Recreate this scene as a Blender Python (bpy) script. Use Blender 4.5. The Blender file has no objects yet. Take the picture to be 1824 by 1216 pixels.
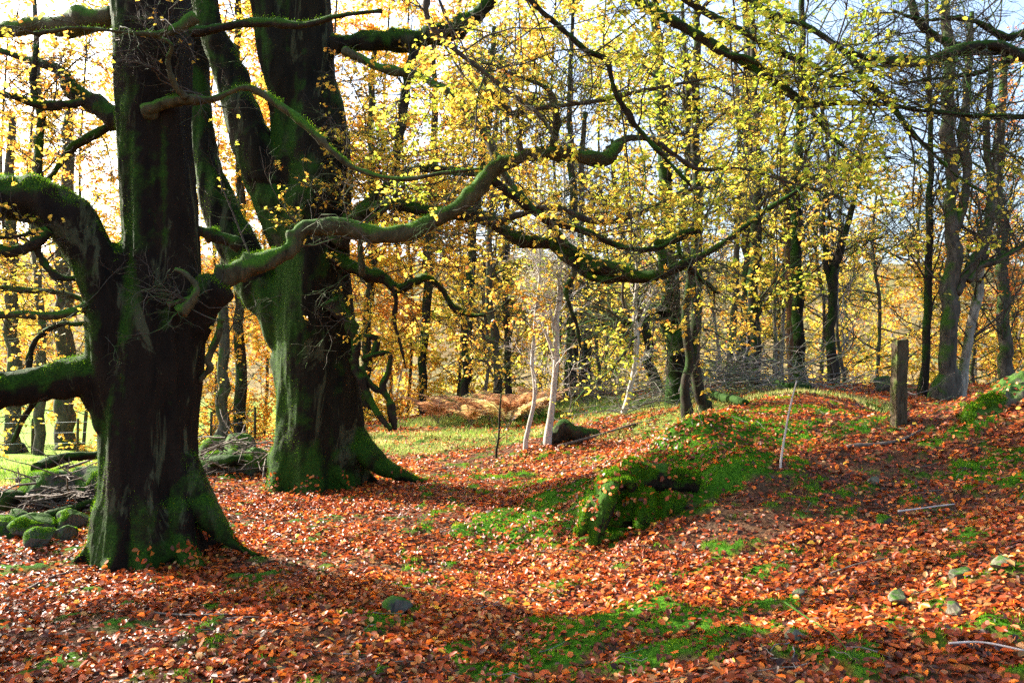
import bpy, math, random
import numpy as np
from mathutils import Vector, Matrix

# ---------------------------------------------------------------- camera, sky, sun
SC = bpy.context.scene
COL = SC.collection
F, HX, HY, EYE = 1400.0, 912.0, 650.0, 1.6        # focal length and principal point of the photograph
cam_d = bpy.data.cameras.new("camera"); cam = bpy.data.objects.new("camera", cam_d); COL.objects.link(cam)
cam_d.lens = 36.0 * F / 1824.0; cam_d.sensor_width = 36.0
cam_d.shift_y = (HY - 608.0) / 1824.0
cam_d.clip_start = 0.1; cam_d.clip_end = 3000
cam.location = (0, 0, EYE); cam.rotation_euler = (math.radians(90), 0, 0)
SC.camera = cam

SUN_AZ, SUN_EL = math.radians(-57), math.radians(31)
world = bpy.data.worlds.new("World"); SC.world = world; world.use_nodes = True
wn = world.node_tree.nodes; wl = world.node_tree.links; wn.clear()
sky = wn.new("ShaderNodeTexSky"); sky.sky_type = 'NISHITA'; sky.sun_disc = False
sky.sun_elevation = SUN_EL; sky.sun_rotation = SUN_AZ; sky.air_density = 1.0; sky.dust_density = 3.5; sky.ozone_density = 1.0
bgn = wn.new("ShaderNodeBackground"); bgn.inputs[1].default_value = 0.125
wo = wn.new("ShaderNodeOutputWorld"); wl.new(sky.outputs[0], bgn.inputs[0]); wl.new(bgn.outputs[0], wo.inputs[0])
sd = bpy.data.lights.new("sun", 'SUN'); sd.energy = 5.0; sd.angle = math.radians(0.5); sd.color = (1.0, 0.93, 0.80)
sun = bpy.data.objects.new("sun", sd); COL.objects.link(sun); sun.location = (-20, 15, 25)
SDIR = Vector((math.sin(SUN_AZ) * math.cos(SUN_EL), math.cos(SUN_AZ) * math.cos(SUN_EL), math.sin(SUN_EL)))
sun.rotation_euler = SDIR.to_track_quat('Z', 'Y').to_euler()
SC.view_settings.view_transform = 'Standard'; SC.view_settings.look = 'None'
SC.view_settings.exposure = 2.12; SC.view_settings.gamma = 1.0
SC.render.engine = 'CYCLES'
SC.cycles.max_bounces = 6; SC.cycles.transparent_max_bounces = 4
SC.cycles.diffuse_bounces = 3; SC.cycles.glossy_bounces = 2; SC.cycles.transmission_bounces = 4
SC.cycles.use_denoising = False

# ---------------------------------------------------------------- noise and pixel helpers
def _h(*k):
    r = np.zeros(k[0].shape, dtype=np.uint64)
    for i, a in enumerate(k):
        r ^= (a.astype(np.int64).astype(np.uint64) * np.uint64([73856093, 19349663, 83492791][i]))
        r = (r ^ (r >> np.uint64(13))) * np.uint64(0x9E3779B97F4A7C15)
    r ^= r >> np.uint64(29)
    return (r & np.uint64(0xFFFFFF)).astype(np.float64) / float(0xFFFFFF)
def vn2(x, y):
    xi, yi = np.floor(x), np.floor(y); fx, fy = x - xi, y - yi
    fx = fx * fx * (3 - 2 * fx); fy = fy * fy * (3 - 2 * fy)
    a = _h(xi, yi); b = _h(xi + 1, yi); c = _h(xi, yi + 1); d = _h(xi + 1, yi + 1)
    return (a * (1 - fx) + b * fx) * (1 - fy) + (c * (1 - fx) + d * fx) * fy
def fb2(x, y, o=4):
    s = 0; a = 0.5
    for i in range(o): s = s + a * vn2(x * 2**i + 17.3 * i, y * 2**i - 9.1 * i); a *= .5
    return s                                                       # about 0..1
def vn3(x, y, z):
    xi, yi, zi = np.floor(x), np.floor(y), np.floor(z); fx, fy, fz = x - xi, y - yi, z - zi
    fx = fx*fx*(3-2*fx); fy = fy*fy*(3-2*fy); fz = fz*fz*(3-2*fz)
    r = 0
    for dx in (0, 1):
        for dy in (0, 1):
            for dz in (0, 1):
                r = r + _h(xi+dx, yi+dy, zi+dz) * (fx if dx else 1-fx) * (fy if dy else 1-fy) * (fz if dz else 1-fz)
    return r
def sstep(a, b, x):
    t = np.clip((x - a) / (b - a), 0, 1); return t * t * (3 - 2 * t)
def at(px, py, Y): return np.array([(px - HX) / F * Y, Y, EYE - (py - HY) / F * Y])
def unit(v): return v / np.maximum(np.linalg.norm(v, axis=-1, keepdims=True), 1e-9)

# ---------------------------------------------------------------- terrain height
CT = [(-300,1216,3.96),(0,1216,3.96),(500,1216,3.96),(912,1216,3.96),(1150,1216,3.85),(1300,1205,3.7),(1824,1216,3.35),(2200,1216,3.2),
 (0,1400,3.0),(912,1396,3.0),(1824,1450,2.6),
 (0,1050,5.6),(290,1005,6.4),(450,1000,6.4),(600,1050,5.6),(900,1060,5.46),(1150,1060,5.35),(1300,1070,5.1),(1550,1060,4.75),(1824,1000,4.6),
 (1824,900,5.8),(1824,840,6.8),(1600,930,6.0),(1600,828,7.4),(1450,812,7.9),(1700,822,7.4),(1400,742,9.4),(1520,715,11),(1600,758,11),(1670,755,11),(1600,712,14),
 (1480,695,14),(1400,688,16),(1560,698,16),(1720,706,16),(1850,705,16),(1790,695,9.0),(1830,690,8.6),(1740,770,9.5),(1900,740,7.5),
 (1250,748,10),(1150,796,9.4),(1050,852,8.6),(1150,792,11.6),(1060,818,10.9),(970,850,10.3),(1010,880,8.2),(960,915,7.7),(890,965,7.15),(1000,985,6.6),(1120,965,6.4),(1300,905,6.6),(1400,850,7.2),(1200,850,7.8),(1320,760,9.2),
 (1240,740,12),(1120,738,14.5),(980,790,12.2),(935,802,12),(1060,760,13),(850,775,15),(700,780,15),(700,810,13),(820,830,11.5),(900,850,10.4),(900,705,24),(1000,715,19),(1100,700,20),(1200,705,17),(1300,690,17),
 (740,850,11),(570,870,10.1),(400,860,10.6),(640,930,8),(400,930,8),(100,930,8),(60,880,9.6),(-150,900,9),(100,850,12.5),(100,834,16),(60,822,22),(-200,830,20),(400,800,16),(550,770,20),(300,790,24),(700,730,24)]
_c = np.array([at(*c) for c in CT]); _cx = _c[:, :2]
def _phi(a, b):
    d = np.linalg.norm(a[:, None, :] - b[None, :, :], axis=2) + 1e-9
    return d * d * np.log(d)
_n = len(_c); _A = np.zeros((_n + 3, _n + 3)); _A[:_n, :_n] = _phi(_cx, _cx) + np.eye(_n) * 0.04
_A[:_n, _n] = 1; _A[:_n, _n + 1:] = _cx; _A[_n, :_n] = 1; _A[_n + 1:, :_n] = _cx.T
_w = np.linalg.solve(_A, np.concatenate([_c[:, 2], np.zeros(3)]))
def tps(x, y):
    q = np.stack([x, y], -1).reshape(-1, 2); out = np.empty(len(q))
    for i in range(0, len(q), 20000):
        s = q[i:i + 20000]; out[i:i + 20000] = _phi(s, _cx) @ _w[:_n] + _w[_n] + s @ _w[_n + 1:]
    return out.reshape(x.shape)
def base_h(x, y):
    xc = np.clip(x, -11, 9); yc = np.clip(y, 2.2, 24)
    near = np.clip(tps(xc, yc), -2.2, 2.2)
    left = sstep(2, -8, x)
    far = (0.4 - 0.045 * (y - 20)) * (1 - left) + (-0.9 - 0.06 * (y - 20)) * left
    far = np.maximum(far, -4.5)
    far = far + sstep(50, 190, y) * (30 + 9 * (fb2(x * .012 + 5, y * .012, 3) - .5)) + (fb2(x * .05, y * .05, 3) - .5) * 1.6 * sstep(26, 60, y)
    k = np.maximum(sstep(18, 30, y), sstep(10, 22, np.abs(x)) * sstep(8, 20, y))
    return near * (1 - k) + far * k

# ---------------------------------------------------------------- ground covers, each an ellipse on the ground in metres
def blob(x, y, L, nz=2.2, amt=.6):
    m = np.zeros(np.shape(x))
    for cx, cy, rx, ry, rot in L:
        c, s = math.cos(rot), math.sin(rot); dx, dy = x - cx, y - cy
        u = (dx * c + dy * s) / rx; v = (-dx * s + dy * c) / ry
        m = np.maximum(m, 1.25 - np.sqrt(u * u + v * v))
    return np.clip((m + (fb2(x * nz, y * nz, 4) - .47) * amt * 2.0 - .18) * 3.0, 0, 1)
def h0(x, y): return base_h(np.asarray(x, float), np.asarray(y, float))
def gpt0(px, py, hf=h0, y0=2.0):
    Y = np.linspace(y0, 60, 3000); X = (px - HX) / F * Y; Z = EYE - (py - HY) / F * Y
    d = Z - hf(X, Y); i = np.argmax(d <= 0) if (d <= 0).any() else len(Y) - 1
    return X[i], Y[i]
def ell(px, py, rx, ry, rot=0): x, y = gpt0(px, py); return (x, y, rx, ry, rot)
MOSS = [ell(1180,850,1.15,.8,.5), ell(1260,795,1.1,.9,.4), ell(1350,770,.8,.6,0), ell(1250,860,.9,.5,.5), ell(1050,880,.7,.6,.5), ell(940,930,.7,.55,.3), ell(1130,920,.35,.3),
        ell(1370,735,.9,.4), ell(1330,830,.5,.35), ell(890,850,.7,.14), ell(950,860,.6,.16,.2), ell(1540,755,.3,.2), ell(1710,778,.35,.15),
        ell(1090,1110,.62,.2,.35), ell(1020,1160,.45,.2,.5), ell(1200,1120,.55,.14,.3), ell(1230,1160,.6,.17,.3), ell(1290,1100,.35,.1,.2), ell(1150,1090,.4,.1,.3), ell(960,1110,.22,.1), ell(930,1195,.3,.13,.5), ell(1150,1185,.28,.08,.4),
        ell(690,1110,.17,.13), ell(1620,890,.16,.1), ell(1770,830,.5,.25), ell(1000,740,2.,.5), ell(1790,860,.4,.22)]
GRASS = [ell(720,780,2.3,1.3), ell(830,785,2.4,1.2), ell(930,735,3.0,1.8), ell(1080,730,3.0,1.3), ell(1200,722,2.2,.9), ell(1380,705,2.4,1.2), ell(560,760,3.5,2), (-9,13,2.6,4.6,0), (-14,18,6,7.5,0)]
BARE = [ell(1500,850,1.5,.8,.2), ell(1430,900,1.2,.5,.4), ell(1650,900,1.0,.4,.2), ell(620,1000,1.6,.16,-.1), ell(850,930,1.6,.22,.1), ell(560,925,1.4,.25), ell(820,830,1.2,.5,.9), ell(200,1120,1.3,.25), ell(450,1140,.8,.22,.1), ell(760,950,.9,.2), ell(600,1190,.5,.1), ell(1640,735,1.8,.9), ell(1330,900,.5,.3)]
PIT = gpt0(1102, 925)
def moss_m(x, y): return blob(x, y, MOSS, 6.0, 1.15)
def grass_m(x, y): return np.clip(blob(x, y, GRASS, .9, .4) * (1 - moss_m(x, y) * .4), 0, 1)
def bare_m(x, y): return blob(x, y, BARE, 2.0, .5)
def H(x, y):
    x = np.asarray(x, float); y = np.asarray(y, float)
    z = base_h(x, y); near = sstep(40, 14, y)
    z = z + (fb2(x * .8 + 3, y * .8, 3) - .44) * .16 * near + (fb2(x * 4.1, y * 4.1, 3) - .44) * .07 * near
    mm = moss_m(x, y) * near
    z = z + np.exp(-(((x - 1.7) / 1.5)**2 + ((y - 8) / 1.7)**2)) * (fb2(x * 1.9 + 30, y * 1.9, 3) - .42) * .5
    z = z - .26 * np.exp(-(((x - PIT[0]) / .11 + (fb2(x * 9, y * 9, 2) - .4) * .8)**4 + ((y - PIT[1]) / .18)**4)) + .27 * np.exp(-(((x - PIT[0] - .05) / .40)**4 + ((y - PIT[1] - .46) / .28)**4)) + .13 * np.exp(-(((x - PIT[0] - .42) / .25)**2 + ((y - PIT[1] + .02) / .3)**2))
    z = z + .17 * np.exp(-(((x - 2.1) / .8)**2 + ((y - 9.0) / .45)**2))
    return z + mm * (.015 + .075 * np.abs(fb2(x * 5.5 + 9, y * 5.5, 2) - .3) ** .8)
def G(px, py, y0=2.0):
    x, y = gpt0(px, py, H, y0); return np.array([x, y, float(H(x, y))])
def onG(x, y): return np.array([x, y, float(H(x, y))])

# ---------------------------------------------------------------- mesh assembly
def mk_mesh(name, V, faces, attrs=None, smooth=True):
    """faces: list of int arrays (n,k)"""
    me = bpy.data.meshes.new(name)
    V = np.asarray(V, np.float32); me.vertices.add(len(V)); me.vertices.foreach_set('co', V.ravel())
    lv = np.concatenate([f.ravel() for f in faces]).astype(np.int32)
    tot = np.concatenate([np.full(len(f), f.shape[1], np.int32) for f in faces])
    st = np.concatenate([[0], np.cumsum(tot)[:-1]]).astype(np.int32)
    me.loops.add(len(lv)); me.loops.foreach_set('vertex_index', lv)
    me.polygons.add(len(tot)); me.polygons.foreach_set('loop_start', st)
    me.update(calc_edges=True)
    if smooth: me.polygons.foreach_set('use_smooth', np.ones(len(tot), bool))
    for k, a in (attrs or {}).items():
        at_ = me.attributes.new(k, 'FLOAT', 'POINT'); at_.data.foreach_set('value', np.asarray(a, np.float32))
    return me
def link(name, me, mat, parent=None, loc=None):
    o = bpy.data.objects.new(name, me); COL.objects.link(o)
    if mat is not None: me.materials.append(mat)
    if parent is not None: o.parent = parent
    if loc is not None: o.location = loc
    return o
def tag(o, label, cat, group=None):
    o["label"] = label; o["category"] = cat
    if group: o["group"] = group
    return o
def thing(name, loc, label, cat, group=None):
    o = bpy.data.objects.new(name, None); COL.objects.link(o); o.location = [float(v) for v in loc]; o.empty_display_size = .2
    return tag(o, label, cat, group)
def kind(o, k): o["kind"] = k; return o

def catmull(P, n):
    P = np.asarray(P, float)
    Q = np.vstack([2 * P[0] - P[1], P, 2 * P[-1] - P[-2]])
    t = np.linspace(0, len(P) - 1 - 1e-6, n); i = t.astype(int); f = (t - i)[:, None]
    a, b, c, d = Q[i], Q[i + 1], Q[i + 2], Q[i + 3]
    return .5 * (2 * b + (c - a) * f + (2 * a - 5 * b + 4 * c - d) * f**2 + (3 * b - a - 3 * c + d) * f**3)
def tubes(PL, R, S, caps=False):
    """PL (M,N,3), R (M,N) -> verts, faces"""
    M, N, _ = PL.shape
    T = unit(np.gradient(PL, axis=1)); mt = unit(T.mean(axis=1))
    ref = np.where(np.abs(mt[:, 2:3]) < .75, np.array([[0, 0, 1.]]), np.array([[1., 0.1, 0]]))
    ref = np.repeat(ref[:, None, :], N, 1)
    U = unit(np.cross(T, ref)); W = np.cross(T, U)
    a = np.arange(S) * 2 * np.pi / S
    V = PL[:, :, None, :] + R[:, :, None, None] * (np.cos(a)[None, None, :, None] * U[:, :, None, :] + np.sin(a)[None, None, :, None] * W[:, :, None, :])
    idx = np.arange(M * N * S).reshape(M, N, S); j = np.roll(idx, -1, axis=2)
    q = np.stack([idx[:, :-1], j[:, :-1], j[:, 1:], idx[:, 1:]], -1).reshape(-1, 4)
    V = V.reshape(-1, 3); fs = [q]
    if caps:
        c0 = PL[:, 0]; c1 = PL[:, -1]; n0 = len(V); V = np.vstack([V, c0, c1])
        for m in range(M):
            i0 = idx[m, 0]; i1 = idx[m, -1]
            fs.append(np.stack([np.roll(i0, -1), i0, np.full(S, n0 + m)], -1))
            fs.append(np.stack([i1, np.roll(i1, -1), np.full(S, n0 + M + m)], -1))
    return V, fs
def px_path(pts):
    """(px,py,depth,half width in px) -> xyz and radius in metres"""
    P = np.array([at(p[0], p[1], p[2]) for p in pts]); R = np.array([p[3] * p[2] / F for p in pts])
    return P, R
def smooth_path(P, R, n):
    C = catmull(np.hstack([P, R[:, None]]), n); return C[:, :3], np.maximum(C[:, 3], .002)
def lump(V, amp, sc, seed=0, zs=1.0):
    n = vn3(V[:, 0] * sc + seed, V[:, 1] * sc, V[:, 2] * sc * zs) - .5
    return n * amp
def gnarled(P, R, n, S, amp=.12, seed=0, caps=True):
    P, R = smooth_path(P, R, n)
    k = np.arange(n)
    R = R * (1 + amp * (np.array([random.Random(int(seed * 999 + i // 2)).random() for i in k]) - .4) * np.exp(-.0 * k))
    ctr = P + (np.stack([vn3(P[:, 0]*3 + s*7.7 + seed, P[:, 1]*3, P[:, 2]*3) for s in range(3)], -1) - .5) * R[:, None] * 1.1
    V, f = tubes(ctr[None], R[None], S, caps)
    return V, f, ctr, R

# ---------------------------------------------------------------- growth of branches and leaves, whole levels at once
def grow(par, k, L, rs, up=.15, spread=1.0, fwd=.6, gnarl=.35, flat=.5, t0=.2, t1=1., bend=0., N=6, taper=.5):
    M = par.shape[0]; PN = par.shape[1]
    p = np.repeat(par, k, 0); t = rs.uniform(t0, t1, M * k); f = t * (PN - 1); i = np.minimum(f.astype(int), PN - 2); g = (f - i)[:, None]
    r = np.arange(M * k); a = p[r, i]; b = p[r, i + 1]; st = a * (1 - g) + b * g; tan = unit(b - a)
    rnd = unit(rs.normal(size=(M * k, 3)) * [1, 1, flat]); d = unit(tan * fwd + rnd * spread + [0, 0, up])
    ln = (L if np.isscalar(L) else np.repeat(L, k)) * (1.0 - taper * t) * rs.uniform(.55, 1.25, M * k)
    out = np.empty((M * k, N, 3)); out[:, 0] = st; stp = (ln / (N - 1))[:, None]
    for s in range(1, N):
        d = unit(d + rs.normal(size=d.shape) * gnarl + [0, 0, bend]); out[:, s] = out[:, s - 1] + d * stp
    return out
def rad(M, N, a, b, rs=None):
    r = np.linspace(a, b, N)[None].repeat(M, 0)
    return r * (rs.uniform(.7, 1.3, (M, 1)) if rs is not None else 1)
class Acc:
    def __init__(s): s.V = []; s.F = []; s.n = 0; s.A = {}
    def add(s, V, F, **A):
        s.V.append(V); s.F += [f + s.n for f in F]; s.n += len(V)
        for k, v in A.items(): s.A.setdefault(k, []).append(v)
    def mesh(s, name, off=(0, 0, 0), smooth=True):
        return mk_mesh(name, np.vstack(s.V) - np.asarray(off), s.F, {k: np.concatenate(v) for k, v in s.A.items()}, smooth)
def leaves(pos, d, n, size, hue, rs, fold=.18, simple=False, wd=.31):
    """two quads folded along the midrib"""
    M = len(pos); d = unit(d); s = unit(np.cross(d, n)); n = np.cross(s, d); size = size[:, None]
    fo = fold * rs.uniform(.0, 1.6, M)[:, None]; cu = rs.uniform(-.25, .15, M)[:, None]
    def pt(u, v, w): return pos + size * (d * u + s * v + n * (w + cu * u * u))
    V = np.stack([pt(0, 0, 0), pt(.3, -wd, fo), pt(.72, -wd * .78, fo), pt(1.0, 0, 0), pt(.72, wd * .78, fo), pt(.3, wd, fo)], 1).reshape(-1, 3)
    b = (np.arange(M) * 6)[:, None]
    Fq = np.vstack([b + [0, 1, 2, 3], b + [0, 3, 4, 5]])
    return V, [Fq], np.repeat(hue, 6), np.repeat(rs.uniform(0, 1, M), 6)
def litter_leaves(pos, d, n, size, hue, rs):
    M = len(pos); d = unit(d); s = unit(np.cross(d, n)); n = np.cross(s, d); size = size[:, None]
    fo = rs.uniform(-.05, .32, M)[:, None]; cu = rs.uniform(-.5, .25, M)[:, None]; wd = .31
    def pt(u, v, w): return pos + size * (d * u + s * v + n * (w + cu * (u - .4)**2))
    V = np.stack([pt(0, 0, 0), pt(.3, -wd, fo), pt(.72, -wd*.8, fo), pt(1.0, 0, 0), pt(.72, wd*.8, fo), pt(.3, wd, fo), pt(.33, 0, 0), pt(.7, 0, 0)], 1).reshape(-1, 3)
    b = (np.arange(M) * 8)[:, None]
    q = np.vstack([b + [6, 7, 2, 1], b + [7, 6, 5, 4]]); t = np.vstack([b + [0, 6, 1], b + [7, 3, 2], b + [0, 5, 6], b + [7, 4, 3]])
    return V, [q, t], np.repeat(hue, 8), np.repeat(rs.uniform(0, 1, M), 8)
def leaves_on(tw, k, rs, size, hue, hvar=.16, t0=.1, tilt=.55, droop=-.15):
    M, N, _ = tw.shape; p = np.repeat(tw, k, 0); t = rs.uniform(t0, 1, M * k) * (N - 1); i = np.minimum(t.astype(int), N - 2); g = (t - i)[:, None]
    r = np.arange(M * k); a = p[r, i]; b = p[r, i + 1]; tan = unit(b - a); side = unit(np.cross(tan, [0, 0, 1.])) * np.where(rs.rand(M * k) < .5, -1, 1)[:, None]
    d = tan * .6 + side * .9 + rs.normal(size=(M * k, 3)) * .35 + [0, 0, droop]; n = rs.normal(size=(M * k, 3)) * tilt + [0, 0, 1.]
    pos = a * (1 - g) + b * g
    hs = hue + (vn3(pos[:, 0] * .9 + 4, pos[:, 1] * .9, pos[:, 2] * .9 + 7) - .5) * hvar * 2.2 + rs.normal(size=M * k) * hvar * .6
    return leaves(pos, d, n, size * rs.uniform(.65, 1.2, M * k), np.clip(hs, 0, 1), rs)

# ---------------------------------------------------------------- materials
def nm(name):
    m = bpy.data.materials.new(name); m.use_nodes = True; nt = m.node_tree; nt.nodes.clear(); return m, nt.nodes, nt.links
def ramp(nd, stops):
    r = nd.new("ShaderNodeValToRGB"); e = r.color_ramp.elements
    while len(e) < len(stops): e.new(0.5)
    for x, (p, c) in zip(e, stops): x.position = p; x.color = (*c, 1)
    return r
def noise(nd, lk, vec, sc, det=5, rough=.6, dist=0.):
    n = nd.new("ShaderNodeTexNoise"); n.inputs['Scale'].default_value = sc; n.inputs['Detail'].default_value = det
    n.inputs['Roughness'].default_value = rough; n.inputs['Distortion'].default_value = dist
    if vec is not None: lk.new(vec, n.inputs['Vector'])
    return n
def mathn(nd, lk, op, a, b=None, clamp=False):
    m = nd.new("ShaderNodeMath"); m.operation = op; m.use_clamp = clamp
    for i, v in enumerate((a, b)):
        if v is None: continue
        if isinstance(v, (int, float)): m.inputs[i].default_value = v
        else: lk.new(v, m.inputs[i])
    return m.outputs[0]
def mixc(nd, lk, f, a, b, mode='MIX'):
    m = nd.new("ShaderNodeMix"); m.data_type = 'RGBA'; m.blend_type = mode
    for s, v in ((m.inputs[0], f), (m.inputs[6], a), (m.inputs[7], b)):
        if isinstance(v, (int, float)): s.default_value = v
        elif isinstance(v, tuple): s.default_value = (*v, 1)
        else: lk.new(v, s)
    return m.outputs[2]
def bark(name, c1, c2, moss=.5, mc=((.008, .03, .004), (.05, .13, .012)), sc=1.0, bump=.6, lichen=.0, rough=.85, foot=0.):
    m, nd, lk = nm(name)
    tc = nd.new("ShaderNodeTexCoord"); mp = nd.new("ShaderNodeMapping"); mp.inputs['Scale'].default_value = (sc, sc, sc * .28)
    lk.new(tc.outputs['Object'], mp.inputs[0])
    n1 = noise(nd, lk, mp.outputs[0], 9, 8, .65, .4); n2 = noise(nd, lk, tc.outputs['Object'], 1.7 * sc, 6, .62, .3); n3 = noise(nd, lk, tc.outputs['Object'], 60 * sc, 3, .7)
    r1 = ramp(nd, [(.3, c1), (.72, c2)]); lk.new(n1.outputs[0], r1.inputs[0])
    col = r1.outputs[0]
    if lichen > 0:
        n4 = noise(nd, lk, mp.outputs[0], 3.1, 5, .7, .8); lf = ramp(nd, [(.57, (0, 0, 0)), (.62, (1, 1, 1))]); lk.new(n4.outputs[0], lf.inputs[0])
        col = mixc(nd, lk, mathn(nd, lk, 'MULTIPLY', lf.outputs[0], lichen), col, (.11, .12, .06))
    ge = nd.new("ShaderNodeNewGeometry"); sx = nd.new("ShaderNodeSeparateXYZ"); lk.new(ge.outputs['Normal'], sx.inputs[0])
    up = mathn(nd, lk, 'MULTIPLY', sx.outputs[2], .22); lf_ = mathn(nd, lk, 'MULTIPLY', sx.outputs[0], -.15 if foot else -.08)
    mk = mathn(nd, lk, 'ADD', mathn(nd, lk, 'ADD', n2.outputs[0], up), lf_)
    th = .80 - moss * .5
    if foot:
        sz = nd.new("ShaderNodeSeparateXYZ"); lk.new(tc.outputs['Object'], sz.inputs[0]); fr = nd.new("ShaderNodeMapRange"); fr.inputs[1].default_value = 0; fr.inputs[2].default_value = .9
        fr.inputs[3].default_value = foot; fr.inputs[4].default_value = 0; lk.new(sz.outputs[2], fr.inputs[0]); mk = mathn(nd, lk, 'ADD', mk, fr.outputs[0])
    mr = nd.new("ShaderNodeMapRange"); mr.inputs[1].default_value = th - .05; mr.inputs[2].default_value = th + .09; lk.new(mk, mr.inputs[0])
    mcr = ramp(nd, [(.3, mc[0]), (.7, mc[1])]); lk.new(n3.outputs[0], mcr.inputs[0])
    col = mixc(nd, lk, mr.outputs[0], col, mcr.outputs[0])
    hb = mathn(nd, lk, 'ADD', mathn(nd, lk, 'MULTIPLY', n1.outputs[0], 1.0), mathn(nd, lk, 'MULTIPLY', n3.outputs[0], .35))
    bp = nd.new("ShaderNodeBump"); bp.inputs['Strength'].default_value = bump; bp.inputs['Distance'].default_value = .03; lk.new(hb, bp.inputs['Height'])
    p = nd.new("ShaderNodeBsdfPrincipled"); p.inputs['Roughness'].default_value = rough; p.inputs['Specular IOR Level'].default_value = .12
    lk.new(col, p.inputs['Base Color']); lk.new(bp.outputs[0], p.inputs['Normal'])
    o = nd.new("ShaderNodeOutputMaterial"); lk.new(p.outputs[0], o.inputs[0]); return m
def leafmat(name, stops, trans=.56, rough=.45, gain=1.25, spec=.4, vr=.35):
    m, nd, lk = nm(name)
    a = nd.new("ShaderNodeAttribute"); a.attribute_name = 'hue'; b = nd.new("ShaderNodeAttribute"); b.attribute_name = 'rnd'
    r = ramp(nd, stops); lk.new(a.outputs['Fac'], r.inputs[0])
    v = nd.new("ShaderNodeMapRange"); v.inputs[3].default_value = 1 - vr; v.inputs[4].default_value = 1 + vr * .6; lk.new(b.outputs['Fac'], v.inputs[0])
    hs = nd.new("ShaderNodeHueSaturation"); lk.new(v.outputs[0], hs.inputs['Value']); lk.new(r.outputs[0], hs.inputs['Color'])
    p = nd.new("ShaderNodeBsdfPrincipled"); p.inputs['Roughness'].default_value = rough; p.inputs['Specular IOR Level'].default_value = spec
    lk.new(hs.outputs[0], p.inputs['Base Color'])
    t = nd.new("ShaderNodeBsdfTranslucent"); g = nd.new("ShaderNodeHueSaturation"); g.inputs['Value'].default_value = gain; g.inputs['Saturation'].default_value = .98
    lk.new(hs.outputs[0], g.inputs['Color']); lk.new(g.outputs[0], t.inputs[0])
    mx = nd.new("ShaderNodeMixShader"); mx.inputs[0].default_value = trans; lk.new(p.outputs[0], mx.inputs[1]); lk.new(t.outputs[0], mx.inputs[2])
    o = nd.new("ShaderNodeOutputMaterial"); lk.new(mx.outputs[0], o.inputs[0]); return m
def plain(name, c1, c2, sc=8, rough=.8, bump=.4, stretch=(1, 1, 1)):
    m, nd, lk = nm(name); tc = nd.new("ShaderNodeTexCoord"); mp = nd.new("ShaderNodeMapping"); mp.inputs['Scale'].default_value = stretch
    lk.new(tc.outputs['Object'], mp.inputs[0]); n = noise(nd, lk, mp.outputs[0], sc, 7, .65)
    r = ramp(nd, [(.3, c1), (.7, c2)]); lk.new(n.outputs[0], r.inputs[0])
    bp = nd.new("ShaderNodeBump"); bp.inputs['Strength'].default_value = bump; bp.inputs['Distance'].default_value = .02; lk.new(n.outputs[0], bp.inputs['Height'])
    p = nd.new("ShaderNodeBsdfPrincipled"); p.inputs['Roughness'].default_value = rough; lk.new(r.outputs[0], p.inputs['Base Color']); lk.new(bp.outputs[0], p.inputs['Normal'])
    o = nd.new("ShaderNodeOutputMaterial"); lk.new(p.outputs[0], o.inputs[0]); return m

M_OLD = bark('mossy_old_beech_bark', (.0035, .0025, .002), (.018, .011, .006), moss=.46, mc=((.003, .012, .0012), (.030, .080, .005)), lichen=.38, bump=1.0, foot=.10)
M_OLDB = bark('mossy_green_beech_bark', (.0035, .003, .002), (.019, .014, .007), moss=.54, mc=((.003, .014, .0015), (.030, .080, .006)), lichen=.35, bump=1.0, foot=.12)
M_LIMB = bark('limb_bark', (.016, .014, .007), (.095, .085, .045), moss=.52, mc=((.012, .045, .005), (.08, .19, .015)), sc=1.6, bump=.6)
M_LIMBG = bark('mossy_limb_bark', (.008, .006, .005), (.04, .03, .02), moss=.62, mc=((.004, .018, .002), (.05, .13, .010)), sc=1.6, bump=.6)
M_TWIG = bark('twig_bark', (.03, .022, .018), (.10, .08, .065), moss=.32, sc=2, bump=.2)
M_TWIGP = bark('pale_twig_bark', (.10, .085, .08), (.30, .26, .24), moss=.25, sc=2, bump=.2)
M_DARK = bark('dark_woodland_bark', (.010, .008, .006), (.05, .038, .027), moss=.5, mc=((.004, .015, .002), (.03, .08, .008)), sc=1.4, bump=.6)
M_PALE = bark('pale_smooth_bark', (.10, .085, .065), (.40, .36, .29), moss=.40, mc=((.02, .05, .008), (.12, .19, .03)), sc=1.8, bump=.35)
M_GREY = bark('grey_smooth_bark', (.02, .017, .013), (.12, .10, .075), moss=.45, mc=((.010, .035, .004), (.06, .12, .015)), sc=1.4, bump=.4)
M_SAP = bark('white_sapling_bark', (.24, .21, .18), (.58, .54, .48), moss=.28, mc=((.03, .06, .01), (.16, .22, .05)), sc=3, bump=.3)
M_TWIGW = bark('white_twig_bark', (.35, .32, .29), (.65, .6, .56), moss=.05, sc=3, bump=.1)
M_REDB = bark('reddish_pine_bark', (.03, .016, .010), (.20, .10, .05), moss=.36, sc=1.6, bump=.7)
M_LEAF = leafmat('autumn_beech_leaf', [(0, (.20, .38, .02)), (.28, (.44, .54, .04)), (.5, (.84, .62, .07)), (.72, (.88, .44, .06)), (.88, (.82, .24, .03)), (1, (.48, .10, .02))], gain=1.18)
M_LIT = leafmat('fallen_beech_leaf', [(0, (.06, .022, .012)), (.25, (.20, .042, .012)), (.5, (.48, .075, .009)), (.72, (.76, .20, .015)), (.86, (.52, .24, .09)), (1, (.80, .50, .05))], trans=.3, rough=.45, gain=1.3, spec=.34, vr=.6)
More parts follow.
